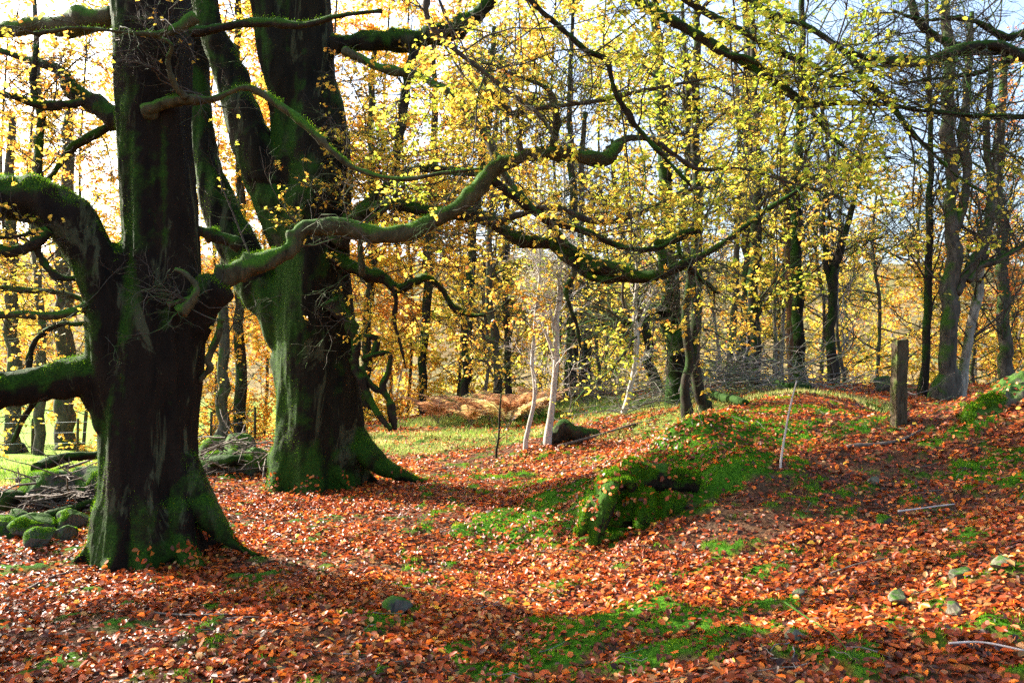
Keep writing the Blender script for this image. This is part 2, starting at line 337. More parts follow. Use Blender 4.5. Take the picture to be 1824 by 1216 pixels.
M_GRASS = leafmat('grass_blade', [(0, (.05, .13, .012)), (.4, (.16, .28, .03)), (.7, (.38, .40, .10)), (1, (.55, .45, .20))], trans=.45, rough=.7, spec=.15)
M_MOSS = leafmat('moss_frond', [(0, (.02, .08, .003)), (.5, (.11, .27, .006)), (1, (.34, .48, .02))], trans=.4, rough=.8, spec=.03)
M_FERN = leafmat('bracken_frond', [(0, (.22, .30, .05)), (.3, (.62, .55, .20)), (.6, (.55, .28, .12)), (1, (.34, .13, .06))], trans=.4, rough=.6)
M_STONE = bark('mossy_stone', (.03, .028, .024), (.13, .12, .10), moss=.55, mc=((.015, .05, .006), (.07, .16, .015)), sc=3, bump=.5)
M_STONEG = bark('lichen_stone', (.06, .055, .04), (.22, .20, .14), moss=.30, sc=4, bump=.4)
M_POST = bark('weathered_post_wood', (.025, .018, .011), (.12, .09, .055), moss=.42, mc=((.03, .05, .01), (.10, .13, .03)), sc=3, bump=.6)
M_WOODX = plain('dead_wood', (.05, .035, .025), (.20, .15, .11), 14, .85, .5, (1, 1, .3))
M_STICK = plain('pale_stick', (.35, .28, .22), (.62, .52, .45), 20, .7, .3)
M_WIRE = plain('galvanised_wire', (.25, .26, .28), (.45, .46, .48), 20, .5, .1)

def ground_mat():
    m, nd, lk = nm('woodland_floor')
    tc = nd.new("ShaderNodeTexCoord"); O = tc.outputs['Object']
    vo = nd.new("ShaderNodeTexVoronoi"); vo.inputs['Scale'].default_value = 17; lk.new(O, vo.inputs['Vector'])
    sp = nd.new("ShaderNodeSeparateColor"); lk.new(vo.outputs['Color'], sp.inputs[0])
    lr = ramp(nd, [(0, (.035, .02, .012)), (.3, (.11, .045, .02)), (.55, (.24, .065, .018)), (.8, (.36, .12, .03)), (1, (.32, .20, .11))]); lk.new(sp.outputs[0], lr.inputs[0])
    n1 = noise(nd, lk, O, 2.3, 6, .65); n2 = noise(nd, lk, O, 45, 4, .7)
    soil = ramp(nd, [(.3, (.02, .011, .006)), (.7, (.14, .08, .048))]); lk.new(n2.outputs[0], soil.inputs[0])
    f1 = ramp(nd, [(.36, (0, 0, 0)), (.6, (1, 1, 1))]); lk.new(n1.outputs[0], f1.inputs[0])
    col = mixc(nd, lk, f1.outputs[0], soil.outputs[0], lr.outputs[0])
    def A(n): a = nd.new("ShaderNodeAttribute"); a.attribute_name = n; return a.outputs['Fac']
    bare = A('bare'); col = mixc(nd, lk, mathn(nd, lk, 'MULTIPLY', bare, .8), col, soil.outputs[0])
    gr = ramp(nd, [(.25, (.04, .075, .01)), (.5, (.13, .17, .03)), (.75, (.30, .25, .09))]); lk.new(n2.outputs[0], gr.inputs[0])
    col = mixc(nd, lk, A('grass'), col, gr.outputs[0])
    mo = ramp(nd, [(.3, (.012, .05, .004)), (.7, (.07, .20, .012))]); lk.new(n2.outputs[0], mo.inputs[0])
    col = mixc(nd, lk, A('moss'), col, mo.outputs[0])
    n3 = noise(nd, lk, O, .035, 5, .6); n4 = noise(nd, lk, O, .4, 5, .7)
    hl = ramp(nd, [(.32, (.11, .14, .05)), (.46, (.22, .18, .08)), (.56, (.26, .18, .08)), (.68, (.17, .20, .07))]); lk.new(n3.outputs[0], hl.inputs[0])
    hv = ramp(nd, [(.3, (.55, .55, .55)), (.7, (1.2, 1.2, 1.2))]); lk.new(n4.outputs[0], hv.inputs[0])
    hill = mixc(nd, lk, 1.0, hl.outputs[0], hv.outputs[0], 'MULTIPLY')
    col = mixc(nd, lk, A('far'), col, hill)
    fg = ramp(nd, [(.3, (.16, .27, .04)), (.7, (.24, .36, .06))]); lk.new(n4.outputs[0], fg.inputs[0])
    col = mixc(nd, lk, A('field'), col, fg.outputs[0])
    bp = nd.new("ShaderNodeBump"); bp.inputs['Strength'].default_value = .9; bp.inputs['Distance'].default_value = .03
    lk.new(mathn(nd, lk, 'ADD', n2.outputs[0], vo.outputs['Distance']), bp.inputs['Height'])
    p = nd.new("ShaderNodeBsdfPrincipled"); p.inputs['Roughness'].default_value = .9; p.inputs['Specular IOR Level'].default_value = .05; lk.new(col, p.inputs['Base Color']); lk.new(bp.outputs[0], p.inputs['Normal'])
    o = nd.new("ShaderNodeOutputMaterial"); lk.new(p.outputs[0], o.inputs[0]); return m

# ---------------------------------------------------------------- the ground sheet, out to the far hill
def axis(a, b, core0, core1, step, g=1.09):
    m = list(np.arange(core0, core1 + 1e-6, step)); s = step
    while m[-1] < b: s *= g; m.append(m[-1] + s)
    s = step
    while m[0] > a: s *= g; m.insert(0, m[0] - s)
    return np.array(m)
gx = axis(-400, 400, -6.5, 8, .06); gy = axis(-30, 500, 2.4, 16, .06)
GX, GY = np.meshgrid(gx, gy); gz = H(GX, GY)
ii = np.arange(GX.size).reshape(GX.shape)
gq = np.stack([ii[:-1, :-1], ii[:-1, 1:], ii[1:, 1:], ii[1:, :-1]], -1).reshape(-1, 4)
fx, fy = GX.ravel(), GY.ravel()
lf_ = sstep(-3.5, -6, fx + (fy - 20) * .2)
field = sstep(15, 17, fy) * sstep(78, 70, fy) * lf_
att = dict(moss=moss_m(fx, fy) * sstep(40, 20, fy), grass=grass_m(fx, fy) * sstep(60, 30, fy), bare=bare_m(fx, fy), far=sstep(24, 34, fy), field=field)
gme = mk_mesh('ground', np.stack([fx, fy, gz.ravel()], -1), [gq], att)
kind(link('ground', gme, ground_mat()), 'structure')

# ---------------------------------------------------------------- leaf litter, moss and grass
rs = np.random.RandomState(5)
def gn(x, y, e=.05):
    return unit(np.stack([H(x - e, y) - H(x + e, y), H(x, y - e) - H(x, y + e), np.full(np.shape(x), 2 * e)], -1))
acc = Acc()
for (x0, x1, y0, y1, dens, sz, tl) in ((-4, 4.6, 2.9, 6.2, 1900, .046, .34), (-5.5, 6.5, 6.2, 10, 1500, .046, .34), (-8, 9.5, 10, 15, 700, .052, .34), (-9, 14, 15, 25, 190, .075, .4)):
    n = int((x1 - x0) * (y1 - y0) * dens); x = rs.uniform(x0, x1, n); y = rs.uniform(y0, y1, n)
    mm, gg, bb = moss_m(x, y), grass_m(x, y), bare_m(x, y); patch = fb2(x * 1.1 + 40, y * 1.1, 4)
    keep = (rs.rand(n) < (1 - (.84 if y1 < 7 else .64) * mm) * (1 - .72 * gg) * (1 - .68 * bb) * np.clip(.45 + (patch - .40) * 3.5, .25, 1)) & (np.abs(x) < y * .72 + .6)
    x, y, patch = x[keep], y[keep], patch[keep]; n = len(x)
    nn = gn(x, y); pos = np.stack([x, y, H(x, y) + rs.uniform(.002, .03, n)], -1)
    nrm = nn + rs.normal(size=(n, 3)) * tl; a = rs.uniform(0, 2 * np.pi, n); d = np.stack([np.cos(a), np.sin(a), rs.normal(size=n) * .25], -1); d = d - nrm * (d * nrm).sum(1)[:, None] / (nrm * nrm).sum(1)[:, None]
    hue = np.clip(.47 + (fb2(x * .7, y * .7 + 8, 3) - .45) * .5 + rs.normal(size=n) * .24, 0, .88)
    yl = rs.rand(n) < .018; hue[yl] = 1.0
    V, Fc, h, r = litter_leaves(pos, d, nrm, sz * rs.uniform(.55, 1.3, n), hue, rs); acc.add(V, Fc, hue=h, rnd=r)
for (x0, x1, y0, y1, dens, sz) in ((-4, 4.6, 2.9, 6.2, 1500, .036), (-5.5, 6.5, 6.2, 10, 1000, .038), (-8, 9.5, 10, 15, 400, .045)):
    n = int((x1 - x0) * (y1 - y0) * dens); x = rs.uniform(x0, x1, n); y = rs.uniform(y0, y1, n); k = (rs.rand(n) < (1 - .8 * moss_m(x, y)) * (1 - .6 * grass_m(x, y)) * (1 - .5 * bare_m(x, y))) & (np.abs(x) < y * .72 + .6); x, y = x[k], y[k]; n = len(x)
    nn = gn(x, y); nrm = nn + rs.normal(size=(n, 3)) * .16; d = rs.normal(size=(n, 3)); d = d - nrm * (d * nrm).sum(1)[:, None] / (nrm * nrm).sum(1)[:, None]
    V, Fc, h, r = litter_leaves(np.stack([x, y, H(x, y) + .003], -1), d, nrm, sz * rs.uniform(.4, 1.5, n), np.clip(rs.normal(.22, .14, n), 0, .6), rs); acc.add(V, Fc, hue=h, rnd=r)
n = 520; x = rs.uniform(-4.5, 6, n); y = 3.2 + 8 * rs.rand(n)**1.4; a = rs.uniform(0, 6.28, n); L_ = rs.uniform(.06, .32, n); T_ = np.empty((n, 5, 3))
for q_ in range(5):
    xx = x + np.cos(a) * L_ * q_ / 4 + rs.normal(size=n) * .006; yy = y + np.sin(a) * L_ * q_ / 4 + rs.normal(size=n) * .006; T_[:, q_] = np.stack([xx, yy, H(xx, yy) + .016], -1)
V, f = tubes(T_, rad(n, 5, .0032, .0015, rs), 4); TW = Acc(); TW.add(V, f); kind(link('litter_twigs', TW.mesh('litter_twigs'), M_TWIGP), 'stuff')
kind(link('fallen_leaves', acc.mesh('fallen_leaves', smooth=False), M_LIT), 'stuff')

def blades(x, y, z, h, w, hue, rs, lean=.5, nrm=None):
    n = len(x); a = rs.uniform(0, 2 * np.pi, n); s = np.stack([np.cos(a), np.sin(a), 0 * a], -1); up = np.stack([rs.normal(size=n) * lean, rs.normal(size=n) * lean, np.ones(n)], -1)
    if nrm is not None: up = up * .5 + nrm
    up = unit(up); b = np.stack([x, y, z], -1); h = h[:, None]; w = w[:, None]
    dr = unit(up + np.stack([rs.normal(size=n), rs.normal(size=n), 0 * a], -1) * lean * .8)
    V = np.stack([b - s * w, b + s * w, b + up * h * .6 + s * w * .7, b + up * h * .6 - s * w * .7, b + up * h * .6 + dr * h * .45], 1).reshape(-1, 3)
    k = (np.arange(n) * 5)[:, None]
    return V, [k + [0, 1, 2, 3], k + [3, 2, 4]], np.repeat(np.clip(hue, 0, 1), 5), np.repeat(rs.uniform(0, 1, n), 5)
acc = Acc()
for (x0, x1, y0, y1, n0, h, w) in ((-2, 4, 3.2, 6.0, 130000, .022, .0022), (-1, 7, 6, 12, 260000, .028, .003)):
    x = rs.uniform(x0, x1, n0); y = rs.uniform(y0, y1, n0); m = moss_m(x, y); k = rs.rand(n0) < m * .75; x, y = x[k], y[k]; n = len(x)
    cl = fb2(x * 7, y * 7, 3)
    acc.add(*(lambda V, f, hh, rr: (V, f))(*(B := blades(x, y, H(x, y) - .003, h * rs.uniform(.4, 1.2, n) * (.5 + cl), w * rs.uniform(.7, 1.6, n), .35 + (cl - .45) * 1.2 + rs.normal(size=n) * .2, rs, .7, gn(x, y)))), hue=B[2], rnd=B[3])
kind(link('moss', acc.mesh('moss', smooth=False), M_MOSS), 'stuff')
acc = Acc()
for (x0, x1, y0, y1, n0, h, w, hu) in ((-7, 6, 10, 16, 90000, .085, .004, .66), (-8, 8, 15, 24, 80000, .10, .006, .58), (-16, -5, 9, 20, 50000, .11, .006, .45), (3, 8, 4.5, 9, 6000, .07, .002, .35)):
    x = rs.uniform(x0, x1, n0); y = rs.uniform(y0, y1, n0); g = grass_m(x, y) * np.clip((fb2(x * 1.3 + 70, y * 1.3, 3) - .30) * 4, .12, 1) if y0 > 5 else moss_m(x, y) * .25; k = rs.rand(n0) < g; x, y = x[k], y[k]; n = len(x)
    cl = fb2(x * 2, y * 2, 3)
    B = blades(x, y, H(x, y), h * rs.uniform(.4, 1.3, n), w * rs.uniform(.7, 1.5, n), hu + (cl - .45) * 1.0 + rs.normal(size=n) * .18, rs, .45)
    acc.add(B[0], B[1], hue=B[2], rnd=B[3])
kind(link('grass', acc.mesh('grass', smooth=False), M_GRASS), 'stuff')

# ---------------------------------------------------------------- hero trees
def fused(tubes_list, voxel, off, amp=.018, seed=0, ridge=.5, flute=None):
    acc = Acc()
    for P, R, n, S in tubes_list:
        P, R = smooth_path(np.asarray(P, float), np.asarray(R, float), n); V, f = tubes(P[None], R[None], S, True); acc.add(V, f)
    me = acc.mesh('tmp', off); o = link('tmp', me, None); md = o.modifiers.new('r', 'REMESH'); md.mode = 'VOXEL'; md.voxel_size = voxel
    sm = o.modifiers.new('s', 'SMOOTH'); sm.factor = .5; sm.iterations = 6
    dg = bpy.context.evaluated_depsgraph_get(); dg.update(); out = bpy.data.meshes.new_from_object(o.evaluated_get(dg))
    bpy.data.objects.remove(o); bpy.data.meshes.remove(me)
    n = len(out.vertices); co = np.empty(n * 3, np.float32); no = np.empty(n * 3, np.float32)
    out.vertices.foreach_get('co', co); out.vertices.foreach_get('normal', no); co = co.reshape(-1, 3).astype(float); no = no.reshape(-1, 3)
    dsp = (vn3(co[:, 0]*2.6+seed, co[:, 1]*2.6, co[:, 2]*1.1) - .5) * amp * 4.5 + (vn3(co[:, 0]*7+seed, co[:, 1]*7, co[:, 2]*2.0) - .5) * amp * 2.2 \
        + (vn3(co[:, 0]*18+seed, co[:, 1]*18, co[:, 2]*4.5) - .5) * amp * 1.0 - ridge * amp * 2.2 * np.abs(2*vn3(co[:, 0]*4.5+seed, co[:, 1]*4.5, co[:, 2]*.5) - 1) \
        + (vn3(co[:, 0]*45, co[:, 1]*45, co[:, 2]*25) - .5) * .006
    if flute:
        th = np.arctan2(co[:, 1], co[:, 0]); zz = co[:, 2]; tw_ = th + zz * .12
        ff = vn3(np.cos(tw_) * 2.1 + 5 + seed, np.sin(tw_) * 2.1, zz * .35) * .6 + vn3(np.cos(tw_) * 4.6 + seed, np.sin(tw_) * 4.6, zz * .5) * .4 - .5
        dsp = dsp + ff * flute * (.30 + np.exp(-np.maximum(zz, 0) / .75) * 1.0) * (zz < 4)
        kn = vn3(co[:, 0]*3.1 + 50, co[:, 1]*3.1, co[:, 2]*2.4); dsp = dsp + np.clip(kn - .72, 0, 1) * .22
    co = co + no * dsp[:, None]; out.vertices.foreach_set('co', co.astype(np.float32).ravel())
    out.polygons.foreach_set('use_smooth', np.ones(len(out.polygons), bool)); out.update(); return out

def fuzz(o, n, h, w, seed, zmin=-.1, thr=.42, fr=5., cov=None):
    r = np.random.RandomState(seed); me = o.data; nv = len(me.vertices); nf = len(me.polygons)
    ce = np.empty(nf * 3); no = np.empty(nf * 3); ar = np.empty(nf); me.polygons.foreach_get('center', ce); me.polygons.foreach_get('normal', no); me.polygons.foreach_get('area', ar)
    ce = ce.reshape(-1, 3); no = no.reshape(-1, 3); wgt = ar * (no[:, 2] > zmin) * (vn3(ce[:, 0]*fr + seed, ce[:, 1]*fr, ce[:, 2]*fr) > thr)
    if cov is not None: wgt = wgt * cov(ce, no)
    if not np.isfinite(wgt.sum()) or wgt.sum() <= 1e-9: return
    i = r.choice(nf, n, p=wgt / wgt.sum()); p = ce[i] + r.normal(size=(n, 3)) * np.sqrt(ar[i])[:, None] * .5; nn = no[i] * 1.6
    B_ = blades(p[:, 0], p[:, 1], p[:, 2] - .003, h * r.uniform(.4, 1.3, n), w * r.uniform(.7, 1.5, n), .4 + r.normal(size=n) * .25, r, .6, nn)
    kind(link('moss', mk_mesh('moss', B_[0], B_[1], dict(hue=B_[2], rnd=B_[3]), False), M_MOSS, o), 'stuff')

def MC(ce, no): return np.clip(-no[:, 0] * 1.2 - .1, 0, 1) * (ce[:, 2] < 4.5) + (no[:, 2] > .35) * 1.5 + np.clip(1.0 - ce[:, 2] / .7, 0, 1) * (vn3(ce[:, 0]*2, ce[:, 1]*2, ce[:, 2]*1.5) > .45)
class Tree:
    def __init__(s, name, base, label, group=None, seed=0, cat='tree'):
        s.base = np.asarray(base, float); s.root = thing(name, base, label, cat, group); s.rs = np.random.RandomState(seed); s.seed = seed
        s.lines = []; s.tw = Acc(); s.lv = Acc(); s.k = 0
    def limb(s, pts, mat, n=None, S=12, amp=.14, name='limb', use=True, make=True):
        P, R = px_path(pts); n = int((n or max(10, len(pts) * 4)) * 1.6); s.k += 1
        V, f, c, r = gnarled(P, R, n, S, amp, s.seed + s.k)
        if make:
            ri = r[np.minimum(np.arange(len(V)) // S, n - 1)]
            dv = lump(V, .014, 24, s.k) + lump(V, 1., 6, s.k) * ri * .42 + lump(V, 1., 2.6, s.k + 9) * ri * .35 - ri * .08 + np.clip(vn3(V[:, 0]*9 + s.k, V[:, 1]*9, V[:, 2]*9) - .7, 0, 1) * ri * 2.2
            V = V + unit(V - c[np.minimum(np.arange(len(V)) // S, n - 1)]) * dv[:, None]
            o = link(name, mk_mesh(name, V - s.base, f), mat, s.root)
            if R.max() > .05 and mat in (M_LIMB, M_LIMBG): fuzz(o, int(2600 * len(pts) * R.max()), .008, .0015, s.k, .45, .48, 5.)
        t = np.linspace(0, n - 1, 14).astype(int)
        if use: s.lines.append(c[t])
        return c
    def line(s, P, R=None, S=8, mat=None, name='limb', n=14):
        P = np.asarray(P, float); R = np.asarray(R, float); s.k += 1
        V, f, c, r = gnarled(P, R, n, S, .1, s.seed + s.k); link(name, mk_mesh(name, V - s.base, f), mat, s.root); s.lines.append(c[np.linspace(0, n - 1, 14).astype(int)])
    def twigs(s, arr, a, b, S=4): V, f = tubes(arr, rad(arr.shape[0], arr.shape[1], a, b, s.rs), S); s.tw.add(V, f)
    def leaf(s, arr, k, size, hue, **kw):
        V, f, h, r = leaves_on(arr, k, s.rs, size, hue, **kw); s.lv.add(V, f, hue=h, rnd=r)
    def done(s, tm=None, lm=None):
        if s.tw.n: link('twigs', s.tw.mesh('twigs', s.base), tm or M_TWIG, s.root)
        if s.lv.n: link('foliage', s.lv.mesh('foliage', s.base, False), lm or M_LEAF, s.root)

# --- nearest beech, left: one thick straight trunk with a forked stem and long limbs
DA = 6.4
A0 = G(275, 1003)
DA = A0[1] + .25
A = Tree('beech_tree', (A0[0], DA, A0[2]), 'nearest huge dark beech at left, straight trunk with a long limb reaching right', seed=11)
def DP(L, d, dd=0): return [(p[0], p[1], d + dd * i / max(1, len(L) - 1), p[2]) for i, p in enumerate(L)]
tb = []
def addt(L, d, dd=0, n=40, S=20): P, R = px_path(DP(L, d, dd)); tb.append((P, R, n, S))
addt([(266,1040,112),(268,990,106),(268,930,98),(268,860,88),(268,780,83),(272,700,80),(278,620,76),(283,540,68),(282,450,64),(280,350,64),(277,250,63),(272,150,65),(267,50,68),(262,-80,68),(255,-300,62),(250,-600,50)], DA, 0, 70, 24)
addt([(215,760,40),(205,680,45),(200,600,42),(190,530,40),(168,465,44),(132,400,45),(80,362,43),(20,352,42),(-60,345,40),(-160,300,34),(-260,200,30)], DA - .1, -.3, 50, 16)
addt([(200,700,44),(165,670,36),(110,676,32),(50,688,30),(0,692,30),(-100,690,28),(-220,660,25)], DA - .1, -.5, 36, 14)
addt([(300,620,40),(335,580,34),(362,540,29),(390,508,27)], DA, -.05, 16, 14)
def root(x0, z0, ang, ln, r0, r1, base, arr, h=.5, n=18, cur=.2):
    ps, rr = [], []
    for i in range(6):
        t = i / 5; rd = x0 + ln * t; a = ang + cur * t * t; px_, py_ = base[0] + math.cos(a) * rd, base[1] + math.sin(a) * rd
        g = float(H(px_, py_)); z = g + h * (1 - t)**1.9 - .05 * t
        ps.append((px_, py_, z)); rr.append(r0 * (1 - t) + r1 * t)
    arr.append((np.array(ps), np.array(rr), n, 12))
ab = (A0[0] - .04, DA)
for ang, ln, r0, h in ((3.45, .58, .20, .95), (4.1, .42, .17, .7), (4.75, .36, .17, .55), (5.3, .42, .16, .6), (-.25, .80, .17, .80), (.5, .5, .14, .5), (1.6, .5, .15, .5), (2.6, .5, .15, .5)):
    root(.2, 0, ang, ln, r0, .045, ab, tb, h)
link('trunk', fused(tb, .02, A.base, .016, 3, .8, .30), M_OLD, A.root)
fuzz(A.root.children[0], 60000, .014, .0018, 4, -.8, .3, 3., MC)
A.lines.append(catmull(np.array([at(-60+0*i, 345, DA) for i in range(2)] + [at(-160, 300, DA-.3), at(-260, 200, DA-.4)]), 14))
S1 = A.limb(DP([(350,560,28),(368,530,25),(392,507,22),(430,487,20),(475,464,18),(508,444,17),(524,418,16),(548,402,14),(600,407,15),(660,418,15),(720,412,15),(770,391,14),(820,368,14),(855,336,15),(885,308,14),(920,286,13),(970,274,12),(1030,276,12),(1070,278,13),(1092,262,13),(1108,252,5)], DA - .05, .9), M_LIMB, 110, 16, .10)
A.limb(DP([(1085,264,7),(1118,247,6),(1160,250,5),(1200,275,5),(1245,300,4),(1330,302,3),(1420,330,2),(1500,350,1)], DA + .85, .4), M_TWIG, 40, 8)
A.limb(DP([(880,318,9),(925,358,7),(975,390,7),(1045,412,6),(1110,438,6),(1170,440,5),(1215,415,6),(1250,410,6)], DA + .6, .4), M_LIMBG, 44, 8, .2)
A.limb(DP([(928,284,7),(922,250,6),(926,228,5),(914,206,5),(890,180,4),(865,150,3),(858,110,2)], DA + .65, -.3), M_TWIG, 30, 8)
A.limb(DP([(984,266,8),(990,225,6),(986,190,6),(974,160,5),(930,138,4),(895,128,3),(850,126,2)], DA + .7, -.4), M_LIMB, 30, 8)
A.limb(DP([(914,208,5),(945,195,5),(1000,190,4),(1060,182,4),(1110,170,4),(1200,150,3),(1330,128,2),(1420,110,1)], DA + .6, -.2), M_TWIG, 40, 8)
A.limb([(300,215,DA,18),(275,208,DA-.2,14)]+DP([(262,196,12),(290,185,10),(330,180,8),(380,176,7),(430,158,6),(462,165,6),(500,190,6),(545,226,6.5),(590,268,6.5),(618,292,6),(655,308,5),(715,318,4.5),(790,308,3.5),(860,300,2)], DA - .28, -.1), M_LIMB, 64, 10, .1)
A.limb(DP([(390,570,7),(388,600,7),(372,640,6),(376,655,6),(355,680,4)], DA - .1, .1), M_LIMB, 20, 8)
A.limb(DP([(320,560,11),(345,530,8),(350,510,6),(330,488,6),(312,480,4)], DA - .35, 0), M_LIMB, 16, 8)
A.limb(DP([(330,560,6),(350,532,6),(332,535,6),(300,542,4)], DA - .3, -.05), M_LIMB, 14, 8)
# twiggy limbs on the left of the trunk
for L, d, dd in (([(215,545,10),(180,540,10),(140,552,9),(95,560,8),(45,560,7),(-20,565,6),(-80,560,5)], DA-.2, -.4), ([(190,590,7),(150,540,6),(100,520,6),(40,515,5),(-40,505,4)], DA-.1, -.2),
                 ([(180,505,9),(150,498,7),(110,495,6),(80,470,6),(66,440,6),(75,410,4),(40,420,4),(0,425,3)], DA-.2, -.3), ([(200,560,6),(150,575,6),(100,580,5),(60,610,5),(50,660,6),(70,700,5),(40,750,6),(20,790,3)], DA-.2, .1),
                 ([(225,215,20),(180,190,17),(140,160,14),(110,130,10),(60,110,7),(0,90,5)], DA+.1, .3), ([(120,345,10),(75,330,9),(68,260,8),(72,200,7),(60,160,6),(65,80,4)], DA-.1, .2),
                 ([(210,215,8),(160,245,9),(120,270,8),(85,320,6)], DA+.2, 0), ([(150,185,7),(80,190,8),(20,172,7),(-40,170,6)], DA-.2, -.3), ([(200,30,20),(140,40,18),(60,42,16),(-10,60,12),(-80,60,10)], DA+.2, .4),
                 ([(90,410,10),(60,440,12),(20,450,12),(-30,440,12)], DA-.4, -.1), ([(345,30,12),(300,55,7),(260,60,5),(150,50,4),(60,60,3)], DA-.5, -.3),
                 ([(330,175,7),(310,150,6),(300,110,5),(305,80,4),(260,60,2)], DA-.35, -.3), ([(340,60,12),(400,45,10),(470,40,8),(540,45,6),(600,30,4),(680,20,3)], DA-.2, -.5)):
    A.limb(DP(L, d, dd), M_LIMB if len(L) % 2 else M_LIMBG, max(14, len(L) * 5), 8, .16)
# high limbs leaving the top of the frame and coming back down on the right
H1 = [(270,-380,40),(480,-330,30),(760,-230,22),(980,-110,14),(1090,-35,11),(1160,16,9),(1222,50,9),(1272,82,9),(1322,108,8),(1360,132,7),(1400,165,6),(1450,185,5),(1500,182,5),(1580,186,4),(1650,200,4),(1730,206,3),(1830,206,2)]
A.limb(DP(H1, DA, -1.0), M_LIMBG, 90, 10, .12)
A.limb(DP([(1272,84,7),(1300,98,6),(1340,108,6),(1395,150,5),(1440,190,5),(1480,240,3),(1540,290,2)], DA-.6, -.1), M_LIMBG, 30, 8)
A.limb(DP([(760,-230,14),(860,-100,10),(940,-5,6),(1000,50,6),(1045,90,6),(1078,108,6),(1094,160,6),(1112,195,6),(1130,222,5),(1165,262,4),(1230,330,3)], DA-.35, .2), M_LIMBG, 60, 8)
A.limb(DP([(980,-110,9),(1120,-60,7),(1230,5,6),(1315,52,6),(1390,95,6),(1440,112,5),(1480,135,4),(1560,150,2)], DA-.5, -.3), M_LIMBG, 44, 8)
A.limb(DP([(980,-110,9),(1180,-90,8),(1330,-5,7),(1375,25,7),(1432,45,7),(1500,92,6),(1540,140,6),(1590,190,6),(1630,240,5),(1700,310,3),(1760,350,2)], DA-.4, -.6), M_LIMBG, 60, 8)
A.limb(DP([(830,-160,10),(780,-60,8),(760,20,6),(790,70,5),(850,120,5),(900,160,5),(955,200,4),(1000,260,2)], DA-.2, .2), M_TWIG, 40, 8)
CLEAR = [S1]
rsA = A.rs; LA = np.array(A.lines)
hang = [i for i, l in enumerate(A.lines)]
def sprays(T, LN, k1, L1, k2, L2, k3, L3, nl, size, hue, up=.05, flat=.45, dens=1.0, r=(.008, .0035, .002), gap=.42):
    rs = T.rs
    a = grow(LN, k1, L1, rs, up=up, spread=1.0, fwd=.5, gnarl=.28, flat=flat, t0=.12, N=7)
    b = grow(a, k2, L2, rs, up=.03, spread=.8, fwd=.8, gnarl=.3, flat=.4, t0=.15, N=6)
    T.twigs(a, r[0], r[0] * .35, 5); T.twigs(b, r[1], r[1] * .4, 4)
    c = grow(b, k3, L3, rs, up=.0, spread=.8, fwd=.8, gnarl=.3, flat=.35, t0=.1, N=5) if k3 else b
    if k3: T.twigs(c, r[2], r[2] * .5, 3)
    if nl: 
        sel = c[rs.rand(len(c)) < dens]
        # leaf presence varies through the crown, so the sky shows through in gaps
        mid = sel[:, 2]; sel = sel[vn3(mid[:, 0]*1.7, mid[:, 1]*1.7, mid[:, 2]*2.2) > gap - .12]
        mid = sel[:, 2]; px_ = HX + mid[:, 0] / mid[:, 1] * F; py_ = HY - (mid[:, 2] - EYE) / mid[:, 1] * F; q = rs.rand(len(sel))
        near = np.zeros(len(sel), bool)
        for Cc in CLEAR: near |= (np.sqrt(((mid[:, None, ::2] - Cc[None, :, ::2])**2).sum(2)).min(1) < .26) & (mid[:, 1] < 9.5)
        keep = ~(near & (rs.rand(len(sel)) < .85)); sel, mid, px_, py_, q = sel[keep], mid[keep], px_[keep], py_[keep], q[keep]
        # few leaves hang low in front of the twin stems
        low = (px_ > 980) & (px_ < 1310) & (py_ > 440) & (q < .8); sel, mid, px_, py_, q = sel[~low], mid[~low], px_[~low], py_[~low], rs.rand(int((~low).sum()))
        # the boughs before the two trunks are bare, and the outer ones at the upper right nearly so
        sel = sel[~(((px_ > 150) & (px_ < 660) & (mid[:, 1] < 9.6) & (q < .93)) | ((px_ > 1580) & (py_ < 430) & (q < .85)) | ((px_ > 1400) & (py_ < 300) & (q < .45)))]
        if len(sel): T.leaf(sel, nl, size, hue)
top = LA[-6:]
sprays(A, top, 18, 2.0, 9, .6, 5, .26, 5, .045, .36, up=-.12, gap=.54, flat=.8, r=(.007, .0028, .0016))
sprays(A, LA[1:7], 12, 1.4, 8, .5, 4, .2, 3, .048, .50, up=.1, dens=.55, r=(.007, .0028, .0016))
sprays(A, LA[10:-7], 12, .9, 6, .4, 4, .18, 2, .048, .56, up=.1, dens=.5, r=(.006, .0026, .0016))
A.done()

# --- second beech: multi-stemmed with moss, right of the first
B0 = G(562, 873); DB = B0[1] + .3
B = Tree('beech_tree', (B0[0], DB, B0[2]), 'broad green-mossed beech dividing into several stems, standing behind the nearest trunk', seed=23)
tb = []
addt([(560,905,98),(560,870,92),(561,830,84),(565,770,78),(564,700,74),(560,640,71),(557,580,70),(558,520,68),(561,460,62),(566,400,58),(569,330,58),(570,260,59),(564,200,54),(550,130,46),(540,60,50),(534,-20,50),(528,-150,45),(520,-320,38)], DB, 0, 70, 24)
addt([(545,520,40),(528,450,38),(500,385,38),(472,320,37),(448,255,35),(428,195,33),(405,130,28),(380,60,26),(360,-20,24),(330,-160,20)], DB, -.2, 44, 16)
addt([(535,620,42),(500,560,40),(465,510,39),(432,458,36),(405,400,33),(382,340,31),(366,270,28),(354,200,26),(346,120,24),(340,0,22),(335,-120,20)], DB, .5, 44, 16)
addt([(560,380,40),(525,300,30),(512,220,26),(500,140,30),(478,60,30),(460,-40,28)], DB, -.3, 36, 14)
addt([(590,80,22),(640,76,19),(700,73,18),(760,66,19),(812,50,19),(850,26,17),(882,-8,14),(930,-70,12),(1000,-140,9)], DB-.2, -.6, 44, 14)
bb_ = (B0[0], DB)
